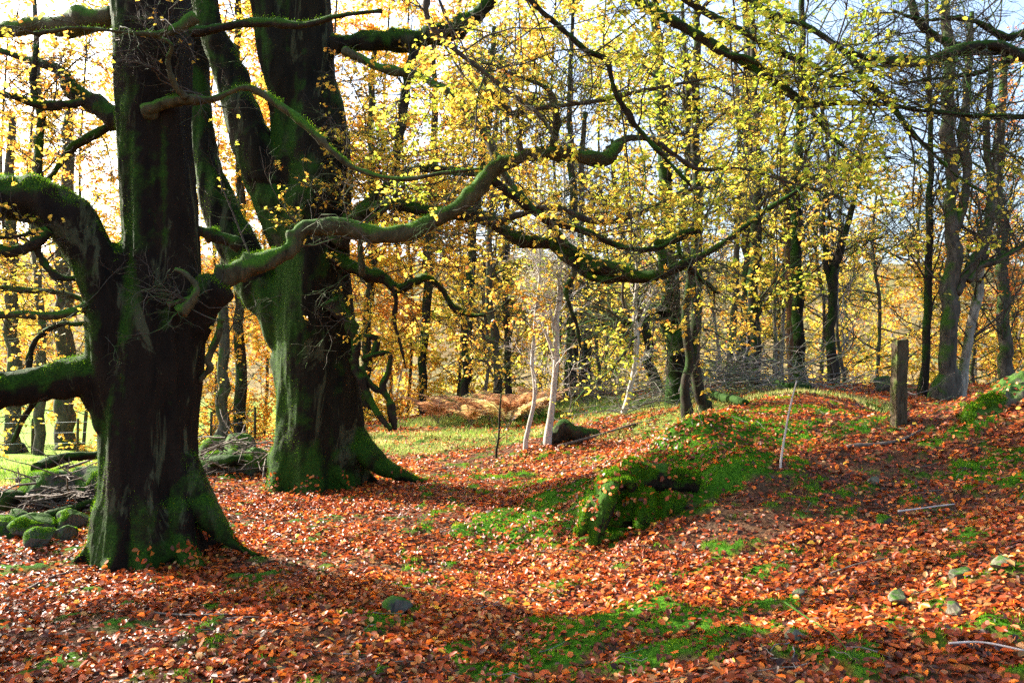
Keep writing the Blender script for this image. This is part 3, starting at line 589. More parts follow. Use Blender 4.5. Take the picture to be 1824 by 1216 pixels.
for ang, ln, r0, h in ((3.4, .55, .22, .9), (4.0, .5, .2, .8), (4.7, .4, .2, .5), (5.35, .5, .18, .6), (-.20, 1.35, .19, .75), (.1, .55, .16, .6), (1.2, .6, .2, .5), (2.4, .6, .2, .5)):
    root(.3, 0, ang, ln, r0, .05, bb_, tb, h)
link('trunk', fused(tb, .03, B.base, .024, 31, .8, .36), M_OLDB, B.root)
fuzz(B.root.children[0], 70000, .018, .0022, 5, -.8, .25, 2., MC)
for L, d, dd, mt, u in (
    ([(600,430,24),(620,402,16),(660,372,13),(710,364,11),(780,376,11),(850,388,11),(890,402,12),(930,424,13),(975,436,13),(1010,450,15),(1050,474,17),(1095,487,16),(1140,492,11),(1190,484,9),(1240,460,8),(1300,422,6),(1380,366,5),(1450,318,3),(1530,270,2)], DB-.3, -1.2, M_LIMBG, 2),
    ([(600,460,22),(632,478,14),(655,490,12),(685,497,11),(708,512,9),(738,500,7),(765,494,7),(788,516,6),(806,546,6),(838,562,5),(866,562,3)], DB-.2, -.3, M_LIMBG, 1),
    ([(700,508,5),(706,540,4),(702,575,4),(714,618,3),(722,655,2)], DB-.4, 0, M_DARK, 0),
    ([(600,540,20),(622,575,11),(634,615,10),(634,650,9),(646,682,8),(664,722,6),(680,746,6),(696,765,4)], DB-.35, -.1, M_LIMBG, 0),
    ([(628,600,6),(660,598,5),(674,602,6),(664,628,6),(648,640,5)], DB-.35, 0, M_LIMBG, 0),
    ([(645,640,5),(690,631,5),(691,662,5),(682,690,6),(694,715,5),(700,745,6),(705,766,4)], DB-.38, 0, M_LIMBG, 0),
    ([(640,655,5),(665,690,5),(685,700,4)], DB-.38, 0, M_LIMBG, 0),
    ([(615,88,10),(645,104,8),(690,125,8),(748,135,8),(800,166,8),(830,200,8),(862,240,8),(892,296,7),(930,350,7),(980,400,7),(1012,442,8)], DB-.5, -.6, M_LIMB, 1),
    ([(738,80,9),(728,150,8),(714,225,8),(708,300,6),(700,330,5)], DB-.5, .2, M_DARK, 1),
    ([(620,400,10),(655,360,9),(700,322,8),(745,300,7),(800,302,7),(860,310,5),(900,310,3)], DB-.2, .3, M_LIMBG, 1),
    ([(1018,460,7),(1022,488,5),(1008,512,5),(1014,545,4),(1028,580,3),(1034,620,2)], DB-1.1, 0, M_LIMBG, 0),
    ([(1030,470,9),(1050,492,7),(1080,500,7),(1120,494,7)], DB-1.05, 0, M_LIMBG, 0),
    ([(1182,488,7),(1180,455,8),(1172,436,7),(1196,432,6),(1240,412,6)], DB-1.2, 0, M_LIMBG, 0),
    ([(1208,432,5),(1216,460,6),(1240,492,6),(1280,522,4)], DB-1.2, 0, M_LIMBG, 1),
    ([(645,490,6),(640,440,5),(650,400,5),(690,370,5),(720,330,4)], DB-.5, -.2, M_LIMB, 1),
    ([(880,400,7),(930,380,6),(990,370,5),(1060,395,5),(1140,380,5),(1220,340,4),(1300,330,3)], DB-.9, -.4, M_TWIG, 1),
    ([(430,440,14),(400,425,12),(360,410,10),(330,405,9)], DB-.3, -.3, M_LIMBG, 0)):
    c_ = B.limb(DP(L, d, dd), mt, max(14, len(L) * 5), 10, .2, use=bool(u))
    if u == 2: CLEAR.append(c_)
for d_, pts in ((0, [(882,-8),(960,-100),(1040,-220)]), (-.3, [(545,-20),(620,-160),(760,-240)]), (.5, [(346,60),(300,-60),(200,-160)]), (.2, [(400,100),(440,-20),(560,-120)]), (.6, [(350,150),(280,60),(180,20)])):
    B.lines.append(catmull(np.array([at(p[0], p[1], DB + d_) for p in pts]), 14))
LB = np.array(B.lines)
sprays(B, LB, 15, 2.1, 10, .7, 5, .28, 5, .052, .54, up=-.02, dens=.7, r=(.009, .004, .0025))
B.done()

# --- tree outside the frame on the right whose boughs reach in at the top right
Cb = onG(6.6, 6.2)
Ct = Tree('beech_tree', Cb, 'mossy bough with bare side branches reaching in from the right edge at the top', seed=37)
P = np.array([Cb + [0, 0, -.2], Cb + [.05, 0, 1.5], Cb + [0, .1, 3], Cb + [-.1, 0, 5], Cb + [.1, 0, 8]]); Ct.line(P, [.36, .27, .25, .22, .12], 14, M_OLDB, 'trunk', 24); Ct.lines.pop()
for L, dd in (([(2370,260,22),(2100,190,16),(1920,120,11),(1830,102,10),(1772,80,9),(1710,86,10),(1650,107,10),(1590,110,9),(1545,104,5),(1510,92,2)], -.5),
          ([(1712,86,9),(1668,66,7),(1636,36,7),(1625,-10,6),(1630,-80,4)], 0), ([(1900,110,7),(1840,58,6),(1790,66,6),(1740,42,5),(1700,33,5),(1640,36,4),(1590,20,3)], -.2),
          ([(1900,112,6),(1830,96,8),(1770,95,6),(1715,92,6)], 0), ([(1900,100,6),(1800,108,5),(1740,132,4),(1660,140,3),(1600,150,2)], -.2), ([(1900,200,7),(1800,210,4),(1720,206,3),(1640,190,2)], -.3)):
    Ct.limb(DP(L, 6.2, dd), M_LIMBG, len(L) * 5, 8, .2)
sprays(Ct, np.array(Ct.lines), 10, 1.3, 7, .5, 4, .22, 2, .050, .34, up=.1, dens=.35, r=(.006, .003, .002))
Ct.done()

# ---------------------------------------------------------------- woodland trees with their own trunks
def wtree(name, label, path, D, mat, crown, seed, tm=None, group=None, base_r=1.2, S=10, cat='tree', forks=()):
    """path: (px,py,half width) from the foot up. crown: dict"""
    b = G(path[0][0], path[0][1], max(2., D - 6)) if D is None else onG((path[0][0] - HX) / F * D, D)
    D = b[1]; T = Tree(name, b, label, group, seed, cat)
    L = [(b[0], D, b[2] - .15, path[0][2] * D / F * base_r), (b[0], D, b[2] + .12, path[0][2] * D / F * 1.12)]
    P = [at(p[0], p[1], D) for p in path[1:]]; R = [p[2] * D / F for p in path[1:]]
    P = np.array([l[:3] for l in L] + P); R = np.array([l[3] for l in L] + R)
    T.line(P, R, S, mat, 'trunk', max(20, len(P) * 5))
    for f in forks: T.limb([(p[0], p[1], D, p[2]) for p in f], mat, len(f) * 5, 8, .15)
    c = dict(nb=14, L=2.2, t0=.35, up=.5, k2=7, k3=5, L2=.9, L3=.4, nl=3, size=.075, hue=.5, dens=.5, gap=.4, r=(.03, .009, .004), fwd=.4, bend=.02, hvar=.16); c.update(crown)
    rs = T.rs; ln = np.array(T.lines)
    a = grow(ln, c['nb'], c['L'], rs, up=c['up'], spread=1., fwd=c['fwd'], gnarl=.2, flat=.35, t0=c['t0'], N=9, bend=c['bend'])
    b2 = grow(a, c['k2'], c['L2'], rs, up=.15, spread=.9, fwd=.8, gnarl=.25, flat=.45, t0=.15, N=6)
    T.twigs(a, c['r'][0], c['r'][0] * .25, 5); T.twigs(b2, c['r'][1], c['r'][1] * .4, 3)
    if c['k3']:
        c3 = grow(b2, c['k3'], c['L3'], rs, up=.08, spread=.8, fwd=.8, gnarl=.25, flat=.45, t0=.1, N=5); T.twigs(c3, c['r'][2], c['r'][2] * .5, 3)
    else: c3 = b2
    if c['nl']:
        m = c3[:, 2]; sel = c3[(vn3(m[:, 0]*.55 + seed, m[:, 1]*.55, m[:, 2]*.75) > c['gap']) & (rs.rand(len(c3)) < c['dens'])]
        if 'zmax' in c: sel = sel[sel[:, 2, 2] < c['zmax']]
        if len(sel): T.leaf(sel, c['nl'], c['size'], c['hue'], hvar=c['hvar'])
    T.done(tm or M_TWIG); return T

GOLD = dict(nb=34, L=4.2, t0=.05, up=.12, k2=10, k3=7, L2=1.3, L3=.5, nl=11, size=.085, hue=.62, dens=.9, gap=.31, r=(.018, .006, .0028), bend=-.03)
BARE_C = dict(nb=24, L=2.4, t0=.30, up=.8, k2=7, k3=6, L2=1.1, L3=.5, nl=2, dens=.12, size=.075, r=(.02, .007, .003), bend=.05)
HALF = dict(nb=28, L=3.0, t0=.2, up=.3, k2=9, k3=6, L2=1.1, L3=.42, nl=7, dens=.75, hue=.40, size=.078, gap=.38)
wt = wtree
# golden beeches behind the two big trunks
wt('beech_tree', 'golden-leaved beech whose sprays fill the gap between the two big trunks', [(430,800,10),(425,600,9),(430,400,8),(420,200,7),(425,0,5),(420,-60,4)], 25, M_DARK, GOLD, 101)
wt('beech_tree', 'golden-leaved beech right behind the broad mossy trunk, low sprays hanging to its right', [(650,770,9),(655,600,8),(665,400,8),(660,200,6),(670,60,4)], 24, M_DARK, dict(GOLD, hue=.58), 102)
wt('beech_tree', 'yellow beech at the grass edge whose orange sprays hang above the bracken', [(752,750,7),(756,600,8),(770,400,8),(775,200,6),(770,50,4)], 23.5, M_DARK, dict(GOLD, hue=.62, nb=24, L=3.2), 103)
wt('beech_tree', 'yellow-green beech rising from behind the bracken, its upper crown thick with leaves', [(830,742,7),(832,600,9),(845,400,8),(870,200,7),(880,50,4)], 22, M_DARK, dict(GOLD, hue=.50, nb=20, t0=.35, L=3.4), 104)
wt('beech_tree', 'orange-leaved beech seen between the left edge and the nearest trunk', [(70,770,8),(75,600,7),(60,400,6),(70,200,5),(60,0,4)], 22, M_GREY, dict(GOLD, hue=.62, nb=18, t0=.4, L=2.6, zmax=8, dens=.5), 105)
GP = 'golden beeches filling the space behind the big trunks'
for i, (px, D, hue, zt) in enumerate([(520,27,.62,60),(600,25,.60,-80),(725,26,.56,0),(815,25.5,.52,0),(335,29,.66,60),(470,31,.64,0),(380,33,.6,40),(60,30,.6,120),(150,27,.6,80),(10,33,.62,60),(900,27,.47,-20),(240,31,.62,100),(990,24,.42,-60),(1075,27,.45,0),(560,28,.6,-50),(690,30,.58,0)]):
    zb = float(H((px - HX) / F * D, D)); yb = HY + (EYE - zb) * F / D
    wt('beech_tree', 'golden beech standing in the crowd of yellow trees behind the two big trunks', [(px, yb, 2.8), (px + 9, yb * .7 + zt * .3, 2.6), (px - 8, yb * .35 + zt * .65, 2.2), (px + 4, zt, 1.5)], D, M_GREY, dict(GOLD, hue=hue, nb=34, L=4.6 if px > 280 else 3.6, size=.095, L2=1.5, t0=.05 if px > 280 else .34, bend=-.03 if px > 280 else .02), 600 + i, None, GP)
fb_ = onG(-11.5, 9.8); Lt = Tree('beech_tree', fb_, 'beech standing outside the left edge whose crown throws dappled shade on the foreground', seed=141)
Lt.line(np.array([fb_ + [0, 0, -.2], fb_ + [0, 0, 1.5], fb_ + [.1, 0, 3.5], fb_ + [0, .1, 6], fb_ + [.1, 0, 9]]), [.40, .30, .26, .2, .08], 14, M_OLDB, 'trunk', 24)
a_ = grow(np.array(Lt.lines), 20, 4.2, Lt.rs, up=.2, N=9, t0=.3, gnarl=.2, flat=.3); b_ = grow(a_, 9, 1.4, Lt.rs); c_ = grow(b_, 5, .6, Lt.rs, N=5)
Lt.twigs(a_, .04, .01, 5); Lt.twigs(b_, .010, .004, 3); m_ = c_[:, 2]; Lt.leaf(c_[vn3(m_[:, 0]*.8, m_[:, 1]*.8, m_[:, 2]*.8) > .41], 9, .09, .6); Lt.done()
# far trees in the field at left
wt('field_tree', 'broad bluish tree trunk standing in the bright field at left with wire around it', [(120,828,19),(120,790,17),(119,740,16),(118,700,16),(115,600,15),(118,400,12),(120,200,8)], 24, M_GREY, dict(BARE_C, nb=18, t0=.5, L=4), 106, base_r=1.5)
wt('field_tree', 'tree trunk at the very left edge of the photo in the bright field', [(22,832,16),(24,790,12),(24,740,12),(22,600,11),(20,400,9),(20,200,6)], 23, M_GREY, dict(BARE_C, nb=14, t0=.5, L=4), 107, base_r=1.8)
wt('field_tree', 'grey tree trunk glimpsed between the two big beeches above the dark stones', [(396,800,11),(396,760,10),(398,700,10),(400,600,9),(402,400,7)], 21, M_GREY, dict(BARE_C, nb=10, t0=.4), 108)
# middle distance, left to right
wt('slender_tree', 'thin mossy trunk lit on its left behind the bracken, leaning slightly right', [(882,735,7),(884,660,8),(880,600,8),(870,500,6),(880,300,5),(890,100,3)], 19, M_GREY, dict(HALF, hue=.55, dens=.3), 109)
wt('slender_tree', 'dark trunk just right of the lit thin trunk behind the bracken', [(906,720,6),(905,600,6),(900,480,5),(905,300,4),(900,100,3)], 21, M_DARK, BARE_C, 110)
wt('slender_tree', 'dark mossy trunk rising behind the white sapling in the middle of the clearing', [(1018,712,11),(1018,600,10),(1015,480,9),(1020,350,7),(1015,200,5),(1020,0,3)], 20, M_DARK, dict(BARE_C, dens=.1, nl=2), 111, M_TWIGP)
wt('slender_tree', 'dark trunk close to the right of the trunk behind the white sapling', [(1045,708,11),(1043,640,10),(1042,540,9),(1035,400,6),(1040,200,4)], 21, M_DARK, BARE_C, 112, M_TWIGP)
wt('slender_tree', 'small dark tree leaning left between the grass clearing and the mossy trunk', [(1165,690,9),(1155,640,8),(1150,580,8),(1128,480,6),(1100,380,4),(1090,250,3)], 21, M_DARK, dict(BARE_C, nb=18), 113, M_TWIGP)
wt('mossy_tree', 'stout green-mossed trunk standing behind the twin dark stems', [(1208,715,19),(1207,650,18),(1204,580,19),(1198,520,16),(1190,430,13),(1183,300,12),(1178,200,11),(1170,50,8),(1165,-80,5)], 14.5, M_OLDB, dict(HALF, nb=22, t0=.4, dens=.5, hue=.42, nl=4), 114, S=14, forks=([(1195,560,9),(1165,550,7),(1140,570,6),(1110,575,4)],))
wt('twin_stem_tree', 'left slimmer stem of the pair on the grass at the head of the mossy mound', [(1224,743,10),(1222,700,8.5),(1229,630,8),(1222,560,7),(1227,500,7),(1218,400,6),(1225,200,5),(1215,0,3)], 12, M_DARK, dict(HALF, t0=.62, nb=10, L=1.6, dens=.3), 115)
wt('twin_stem_tree', 'right thicker stem of the pair on the grass at the head of the mossy mound', [(1252,742,11),(1245,700,10),(1240,640,10),(1240,560,9),(1240,480,10),(1242,350,9),(1240,200,8),(1242,60,6),(1240,-60,4)], 12.1, M_DARK, dict(HALF, t0=.62, nb=12, L=1.8, dens=.3), 116)
wt('woodland_tree', 'thick dark tree curving right from the brush pile', [(1316,682,20),(1325,660,16),(1335,610,15),(1338,540,14),(1330,430,11),(1335,300,9),(1330,100,6),(1325,-50,4)], 18, M_DARK, dict(HALF, t0=.4, nb=22, hue=.40, dens=.5), 117)
wt('woodland_tree', 'slim trunk standing close left of the thick dark tree by the brush pile', [(1293,690,6),(1300,640,6),(1308,560,6),(1312,450,5),(1318,300,4),(1310,100,3)], 17, M_GREY, dict(BARE_C, nb=14), 118, M_TWIGP)
wt('woodland_tree', 'straight slim trunk right of the thick dark tree, spray of yellow leaves round its top', [(1348,686,9),(1345,620,9),(1342,540,9),(1345,440,10),(1350,350,8),(1345,200,6),(1340,0,4)], 16, M_DARK, dict(HALF, t0=.35, hue=.42, dens=.5, nb=20), 119)
wt('woodland_tree', 'reddish slim trunk standing close behind the left side of the mossy trunk on the ridge', [(1411,690,7),(1408,600,7),(1406,500,7),(1400,380,6),(1395,250,5),(1390,100,3)], 16.6, M_REDB, dict(BARE_C, nb=14), 120)
wt('woodland_tree', 'dark mossy trunk on the ridge beside the reddish slim one, foot in a pale split', [(1424,684,11),(1423,600,10),(1420,500,10),(1416,400,9),(1420,300,8),(1428,150,6),(1430,0,5),(1430,-100,3)], 16, M_OLDB, dict(HALF, t0=.35, nb=24, hue=.32, dens=.5), 121)
wt('woodland_tree', 'forked slim tree between the ridge trunks and the wooden post', [(1481,686,10),(1480,620,9),(1480,560,8),(1484,500,8),(1500,430,7),(1515,390,5),(1530,300,3),(1535,180,2)], 17, M_DARK, dict(BARE_C, t0=.45, nb=16, hue=.25, dens=.4), 122, forks=([(1480,520,5),(1470,450,5),(1468,380,4),(1475,280,3),(1460,150,2)],))
wt('woodland_tree', 'thin straight trunk just right of the wooden post', [(1646,703,8),(1648,640,7),(1652,540,7),(1655,400,6),(1658,300,5),(1655,150,4),(1650,0,3)], 15.5, M_DARK, dict(BARE_C, nb=24, t0=.35), 123)
wt('beech_tree', 'large grey-green beech at right with forked limbs, behind the leafy path', [(1686,705,20),(1690,650,15),(1692,580,14),(1698,500,14),(1700,420,12),(1694,340,10),(1690,240,12),(1690,150,10),(1685,0,7),(1690,-100,4)], 15, M_GREY, dict(BARE_C, nb=16, t0=.3, L=2.6, k2=6, k3=5, dens=.1, nl=2), 124, S=14,
   forks=([(1700,525,9),(1735,470,10),(1757,420,9),(1765,340,7),(1757,250,6),(1765,100,4)], [(1700,420,9),(1720,330,8),(1715,250,9),(1722,150,7),(1730,20,5)], [(1722,500,7),(1750,475,6),(1790,455,5),(1840,430,4)]))
wt('leaning_tree', 'pale reddish trunk leaning right beside the large grey-green beech', [(1710,710,9),(1715,660,8),(1728,590,8),(1740,520,8),(1752,450,7),(1765,350,5),(1780,200,3)], 15.3, M_PALE, dict(BARE_C, nb=16), 125)
wt('woodland_tree', 'pair of thin pale stems low down between the ridge trunks, left one', [(1383,690,4),(1382,640,4),(1380,560,3),(1378,400,2),(1375,250,2)], 19, M_PALE, dict(BARE_C, nb=12, L=1.6), 126)
wt('woodland_tree', 'pair of thin pale stems low down between the ridge trunks, right one', [(1394,690,4),(1392,640,4),(1395,560,3),(1398,400,2),(1402,250,2)], 19.3, M_PALE, dict(BARE_C, nb=12, L=1.6), 127)
wt('woodland_tree', 'thick far trunk at the right edge with red-brown leaves on its twigs', [(1790,700,12),(1788,600,11),(1785,450,10),(1780,300,9),(1790,100,6)], 20, M_GREY, dict(BARE_C, nb=30, L=3, hue=.86, dens=.5, nl=4), 128)

# white saplings in the clearing
SAP = dict(nb=14, L=.9, t0=.3, up=.9, k2=6, k3=4, L2=.5, L3=.25, nl=2, dens=.22, hue=.36, size=.055, r=(.011, .005, .003))
wt('sapling', 'white-barked sapling growing from the side of the mossy stump', [(975,785,6.5),(980,740,6),(987,680,5.5),(991,600,5),(996,520,4),(1000,440,3),(1005,340,2),(1003,260,1.5)], 12.2, M_SAP, SAP, 130, M_TWIGW, forks=([(988,640,3.5),(975,600,3),(955,560,2),(950,500,1.5)], [(990,600,3),(978,540,2.6),(965,470,2),(968,400,1.5)], [(994,560,2.6),(1008,500,2.2),(1012,440,1.5)]))
wt('sapling', 'bent thin sapling with a dark foot standing left of the stump', [(935,802,4),(942,760,4),(952,700,3.6),(948,640,3.4),(955,560,3),(962,480,2.5),(960,380,1.8),(966,300,1.3)], 12, M_SAP, dict(SAP, nb=12), 131, M_TWIGW)
wt('sapling', 'kinked white sapling alone in the grass clearing, right of the stump', [(1114,740,5),(1120,700,4.6),(1132,650,4.6),(1134,600,4.6),(1130,550,4),(1135,500,3),(1132,430,2),(1136,360,1.5)], 14.3, M_SAP, SAP, 132, M_TWIGW, forks=([(1132,590,4),(1150,555,3.2),(1165,515,2.4),(1172,460,1.6)],))
wt('sapling', 'knee-high bare dark whip left of the bent sapling', [(884,806,2),(888,780,2),(890,740,2),(893,700,1)], 11.8, M_DARK, dict(SAP, nb=3, L=.3, k2=2, k3=0, nl=0), 133)
# understorey thicket: individual bare whips
rsx = np.random.RandomState(77)
sapp = [(860,24,'a'),(1070,23,0),(1190,25,0),(1285,24,0),(1505,21,0)]
for i, (px, D, _) in enumerate(sapp):
    zb = float(H((px - HX) / F * D, D)); yb = HY + (EYE - zb) * F / D; l = rsx.uniform(-25, 25); w = rsx.uniform(1.8, 4)
    wt('slender_tree', 'bare slender tree in the grey-brown thicket behind the clearing', [(px, yb, w), (px + l*.3 + rsx.uniform(-9, 9), yb-100, w*.85), (px + l*.6 + rsx.uniform(-14, 14), yb-200, w*.7), (px + l + rsx.uniform(-16, 16), yb-300, w*.45), (px + l*1.5 + rsx.uniform(-16, 16), yb-400, w*.2)], D, M_PALE if i % 3 == 0 else M_GREY,
       dict(BARE_C, nb=22, t0=.12, L=2.8, dens=.12, nl=2, hue=.5, size=.09), 200 + i, M_TWIGP, 'bare slender trees in the thicket')
# yellow beeches on the slope behind the path at right, and behind the middle
for i, (px, D, hue) in enumerate([(1460,26,.52),(1560,24,.50),(1640,28,.56),(1730,25,.58),(1800,27,.66),(1500,33,.5),(1380,30,.48),(1120,30,.5),(960,31,.46),(1240,28,.45),(560,26,.6),(300,24,.62)]):
    zb = float(H((px - HX) / F * D, D)); yb = HY + (EYE - zb) * F / D; tp = 330 if px > 1300 else 60 + 40 * (i % 3)
    wt('beech_tree', 'young yellow-leaved beech on the slope behind the woodland edge', [(px, yb, 3.5), (px + 8, yb * .6 + tp * .4, 3), (px - 6, yb * .3 + tp * .7, 2.5), (px + 2, tp, 1.5)], D, M_GREY,
       dict(GOLD, nb=28, L=4.2 if px > 1300 else 3.6, t0=.0, up=.05, k2=10, k3=6, L2=1.7, L3=.7, nl=7, size=.11, hue=hue, dens=.8 if px > 1300 or px < 700 else .5, gap=.40, r=(.03, .012, .006)), 300 + i, M_TWIG, 'young yellow beeches on the slope behind')

# far-off woodland on the hill: reads as one mass
rs = np.random.RandomState(91); acc = Acc()
n = 260; ty = rs.uniform(45, 185, n); tx = rs.uniform(-.85, .85, n) * ty; ok = ~((tx + (ty - 20) * .2 < -3) & (ty < 82)); tx, ty = tx[ok], ty[ok]; n = len(tx); tz = H(tx, ty)
hgt = rs.uniform(4, 9, n); st = np.stack([np.stack([tx + 0*t, ty + 0*t, tz + hgt * t], -1) for t in (0, .3, .65, 1)], 1)
st[:, 1:] += rs.normal(size=(n, 3, 3)) * [.3, .3, 0]
V, f = tubes(st, rad(n, 4, .16, .03, rs), 4); acc.add(V, f)
a = grow(st, 14, 3.4, rs, up=.6, spread=.9, t0=.25, N=4, gnarl=.2); V, f = tubes(a, rad(len(a), 4, .05, .015), 3); acc.add(V, f)
b = grow(a, 4, 1.6, rs, up=.3, N=3, gnarl=.2); V, f = tubes(b, rad(len(b), 3, .025, .012), 3); acc.add(V, f)
wood = kind(link('hillside_woodland', acc.mesh('hillside_woodland'), M_TWIGP), 'stuff')
la = Acc(); V, f, h, r = leaves_on(b[rs.rand(len(b)) < .8], 3, rs, .38, .62, hvar=.25, tilt=.9); la.add(V, f, hue=h, rnd=r)
kind(link('hillside_woodland_leaves', la.mesh('hillside_woodland_leaves', smooth=False), M_LEAF), 'stuff')

# ---------------------------------------------------------------- smaller things
def rock(name, c, size, label, mat, seed, group=None, cat='stone', rot=0, sink=.25):
    import bmesh
    bm = bmesh.new(); bmesh.ops.create_icosphere(bm, subdivisions=5, radius=1); rr = np.random.RandomState(seed)
    co = np.array([v.co[:] for v in bm.verts]); nrm = co.copy()
    for k in range(11):
        d = unit(rr.normal(size=3)); h = rr.uniform(.55, .85); over = np.maximum(co @ d - h, 0); co -= over[:, None] * d * .92
    co += nrm * ((vn3(co[:, 0]*2+seed, co[:, 1]*2, co[:, 2]*2) - .5) * .2 + (vn3(co[:, 0]*6+seed, co[:, 1]*6, co[:, 2]*6) - .5) * .035 + (vn3(co[:, 0]*17+seed, co[:, 1]*17, co[:, 2]*17) - .5) * .02)[:, None]
    co *= np.array(size) ; ca, sa = math.cos(rot), math.sin(rot); co = co @ np.array([[ca, sa, 0], [-sa, ca, 0], [0, 0, 1]]); co[:, 2] += size[2] * (1 - sink * 2)
    for v, p in zip(bm.verts, co): v.co = p
    me = bpy.data.meshes.new(name); bm.to_mesh(me); bm.free(); me.polygons.foreach_set('use_smooth', np.ones(len(me.polygons), bool)); me.update()
    o = link(name, me, mat, loc=[float(v) for v in c]); tag(o, label, cat, group)
    if mat is M_STONE: fuzz(o, int(14000 * size[0] * size[1] / .12) + 200, .009, .0016, seed, .3, .5, 5.)
    return o
WG = 'stones of the ruined wall by the nearest trunk'
for i, (px, py, s, lb) in enumerate([
    (90, 915, (.34, .26, .22), 'large mossy slab topping the stone heap left of the nearest trunk'),
    (60, 955, (.22, .18, .14), 'squat mossy stone under the large slab in the heap at left'),
    (128, 945, (.2, .18, .15), 'green rounded stone between the heap and the nearest trunk'),
    (38, 945, (.17, .15, .15), 'pale squarish stone at the left foot of the stone heap'),
    (112, 962, (.12, .10, .10), 'small stone with a lit green edge at the front of the heap'),
    (72, 968, (.15, .12, .10), 'low stone with a lit rim at the front left of the heap'),
    (15, 960, (.16, .18, .17), 'dark upright stone cut by the left edge of the photo'),
    (155, 905, (.28, .25, .20), 'dark stone at the back right of the heap, partly behind the trunk')]):
    g = G(px, py); rock('wall_stone', g + [0, 0, .16 if i in (0, 7) else 0], s, lb, M_STONE, 400 + i, rot=i * .9)
for i, (px, py, s, lb) in enumerate([
    (400, 842, (.42, .35, .24), 'dark blocky stone between the two big beeches, nearest the first trunk'),
    (445, 842, (.36, .3, .26), 'dark mossy stone against the left foot of the second beech'),
    (425, 832, (.30, .28, .38), 'tall dark stone at the back of the group between the two beeches'),
    (382, 828, (.26, .25, .34), 'upright grey stone just right of the nearest trunk, behind the leaf litter')]):
    g = G(px, py); rock('mossy_stone', g, s, lb, M_STONE, 430 + i, rot=i * 1.3)
for i, (px, py, s, mt, lb) in enumerate([
    (708, 1092, (.10, .075, .075), M_STONE, 'pyramid-shaped mossy stone beside a green tuft in the foreground leaves'),
    (1600, 1072, (.10, .055, .045), M_STONEG, 'long tan stone lying in the leaves at lower right'),
    (1700, 1095, (.075, .05, .045), M_STONEG, 'pale flat stone right of the long tan stone'),
    (1418, 1140, (.055, .05, .04), M_STONEG, 'olive stone beside the green bramble stem in the foreground'),
    (1422, 1062, (.045, .04, .03), M_STONEG, 'small round grey stone left of the long tan stone'),
    (1712, 1030, (.10, .06, .045), M_STONEG, 'flat brownish stone above the pale flat stone at right'),
    (1556, 862, (.055, .05, .05), M_STONEG, 'rounded stone with an orange leaf on it near the crest of the bank'),
    (1572, 935, (.07, .06, .06), M_STONE, 'dark stone half sunk in the middle of the leafy bank'),
    (1785, 1010, (.07, .06, .04), M_STONEG, 'dark stone with moss near the right edge of the bank')]):
    g = G(px, py); rock('stone', g, s, lb, mt, 450 + i, rot=i * .7 + .3)

# wooden post
g = G(1600, 758, 8.0); hP = (758 - 606) * g[1] / F; w = .064
import bmesh
bm = bmesh.new(); bmesh.ops.create_cube(bm, size=1)
for v in bm.verts: v.co = Vector((v.co.x * w * 2, v.co.y * w * 2, (v.co.z + .5) * (hP + .25) - .25 + (.012 * v.co.x if v.co.z > 0 else 0)))
bmesh.ops.bevel(bm, geom=list(bm.edges), offset=.007, segments=2, affect='EDGES')
bmesh.ops.subdivide_edges(bm, edges=[e for e in bm.edges if e.calc_length() > .5], cuts=22)
for v in bm.verts:
    q = v.co; q.x += .006 * math.sin(q.z * 9 + 1) * .6 + (vn3(np.array([q.x*30]), np.array([q.y*30]), np.array([q.z*6]))[0] - .5) * .008 + .02 * q.z
    q.y += (vn3(np.array([q.x*30 + 9]), np.array([q.y*30]), np.array([q.z*6]))[0] - .5) * .008
me = bpy.data.meshes.new('wooden_post'); bm.to_mesh(me); bm.free()
o = link('wooden_post', me, M_POST, loc=[float(v) for v in g]); o.rotation_euler = (0, 0, .12); tag(o, 'square weathered wooden post standing alone beside the leafy path at right', 'post')

# pale stick stuck in the bank
def stick(name, pts, mat, label, cat='stick', S=8, n=24, seed=1, grp=None):
    P = np.array([p[:3] for p in pts], float); R = np.array([p[3] for p in pts]); V, f, c, r = gnarled(P, R, n, S, .25, seed)
    b = P[0]; return tag(link(name, mk_mesh(name, V - b, f), mat, loc=[float(v) for v in b]), label, cat, grp)
g = G(1390, 836); D = g[1]
stick('dead_stick', [(*(g - [0, 0, .05]), .011)] + [(*at(x, y, D + .05), r) for x, y, r in ((1392,815,.011),(1398,775,.010),(1404,740,.009),(1412,705,.008),(1419,678,.006))], M_STICK, 'thin pale stick standing upright in the leaves of the mound')
def lying(pts, r0, r1, mat, label, name='fallen_branch', seed=1, lift=.02, S=7):
    P = [G(*p) for p in pts]; n = len(P)
    stick(name, [(p[0], p[1], p[2] + lift, r0 + (r1 - r0) * i / (n - 1)) for i, p in enumerate(P)], mat, label, 'branch', S, n * 8, seed)
lying([(995,798),(1060,780),(1130,758),(1170,748)], .022, .012, M_WOODX, 'thin fallen branch lying from the stump towards the twin stems', seed=3)
lying([(1510,800),(1560,795),(1610,785),(1640,772)], .02, .012, M_WOODX, 'dark fallen branch lying in front of the wooden post', seed=4)
lying([(1395,1090),(1440,1115),(1490,1150),(1520,1195)], .006, .003, M_LIMBG, 'thin green stem snaking over the leaves at the bottom right', 'bramble_stem', 5, .04)
lying([(1690,1168),(1750,1162),(1824,1176)], .005, .004, M_STICK, 'pale twig lying at the bottom right corner', 'fallen_branch', 6, .04)
lying([(1480,1030),(1530,1012),(1590,1000)], .006, .003, M_WOODX, 'short dark twig lying in the sunny band of leaves on the bank', 'fallen_branch', 7, .03)
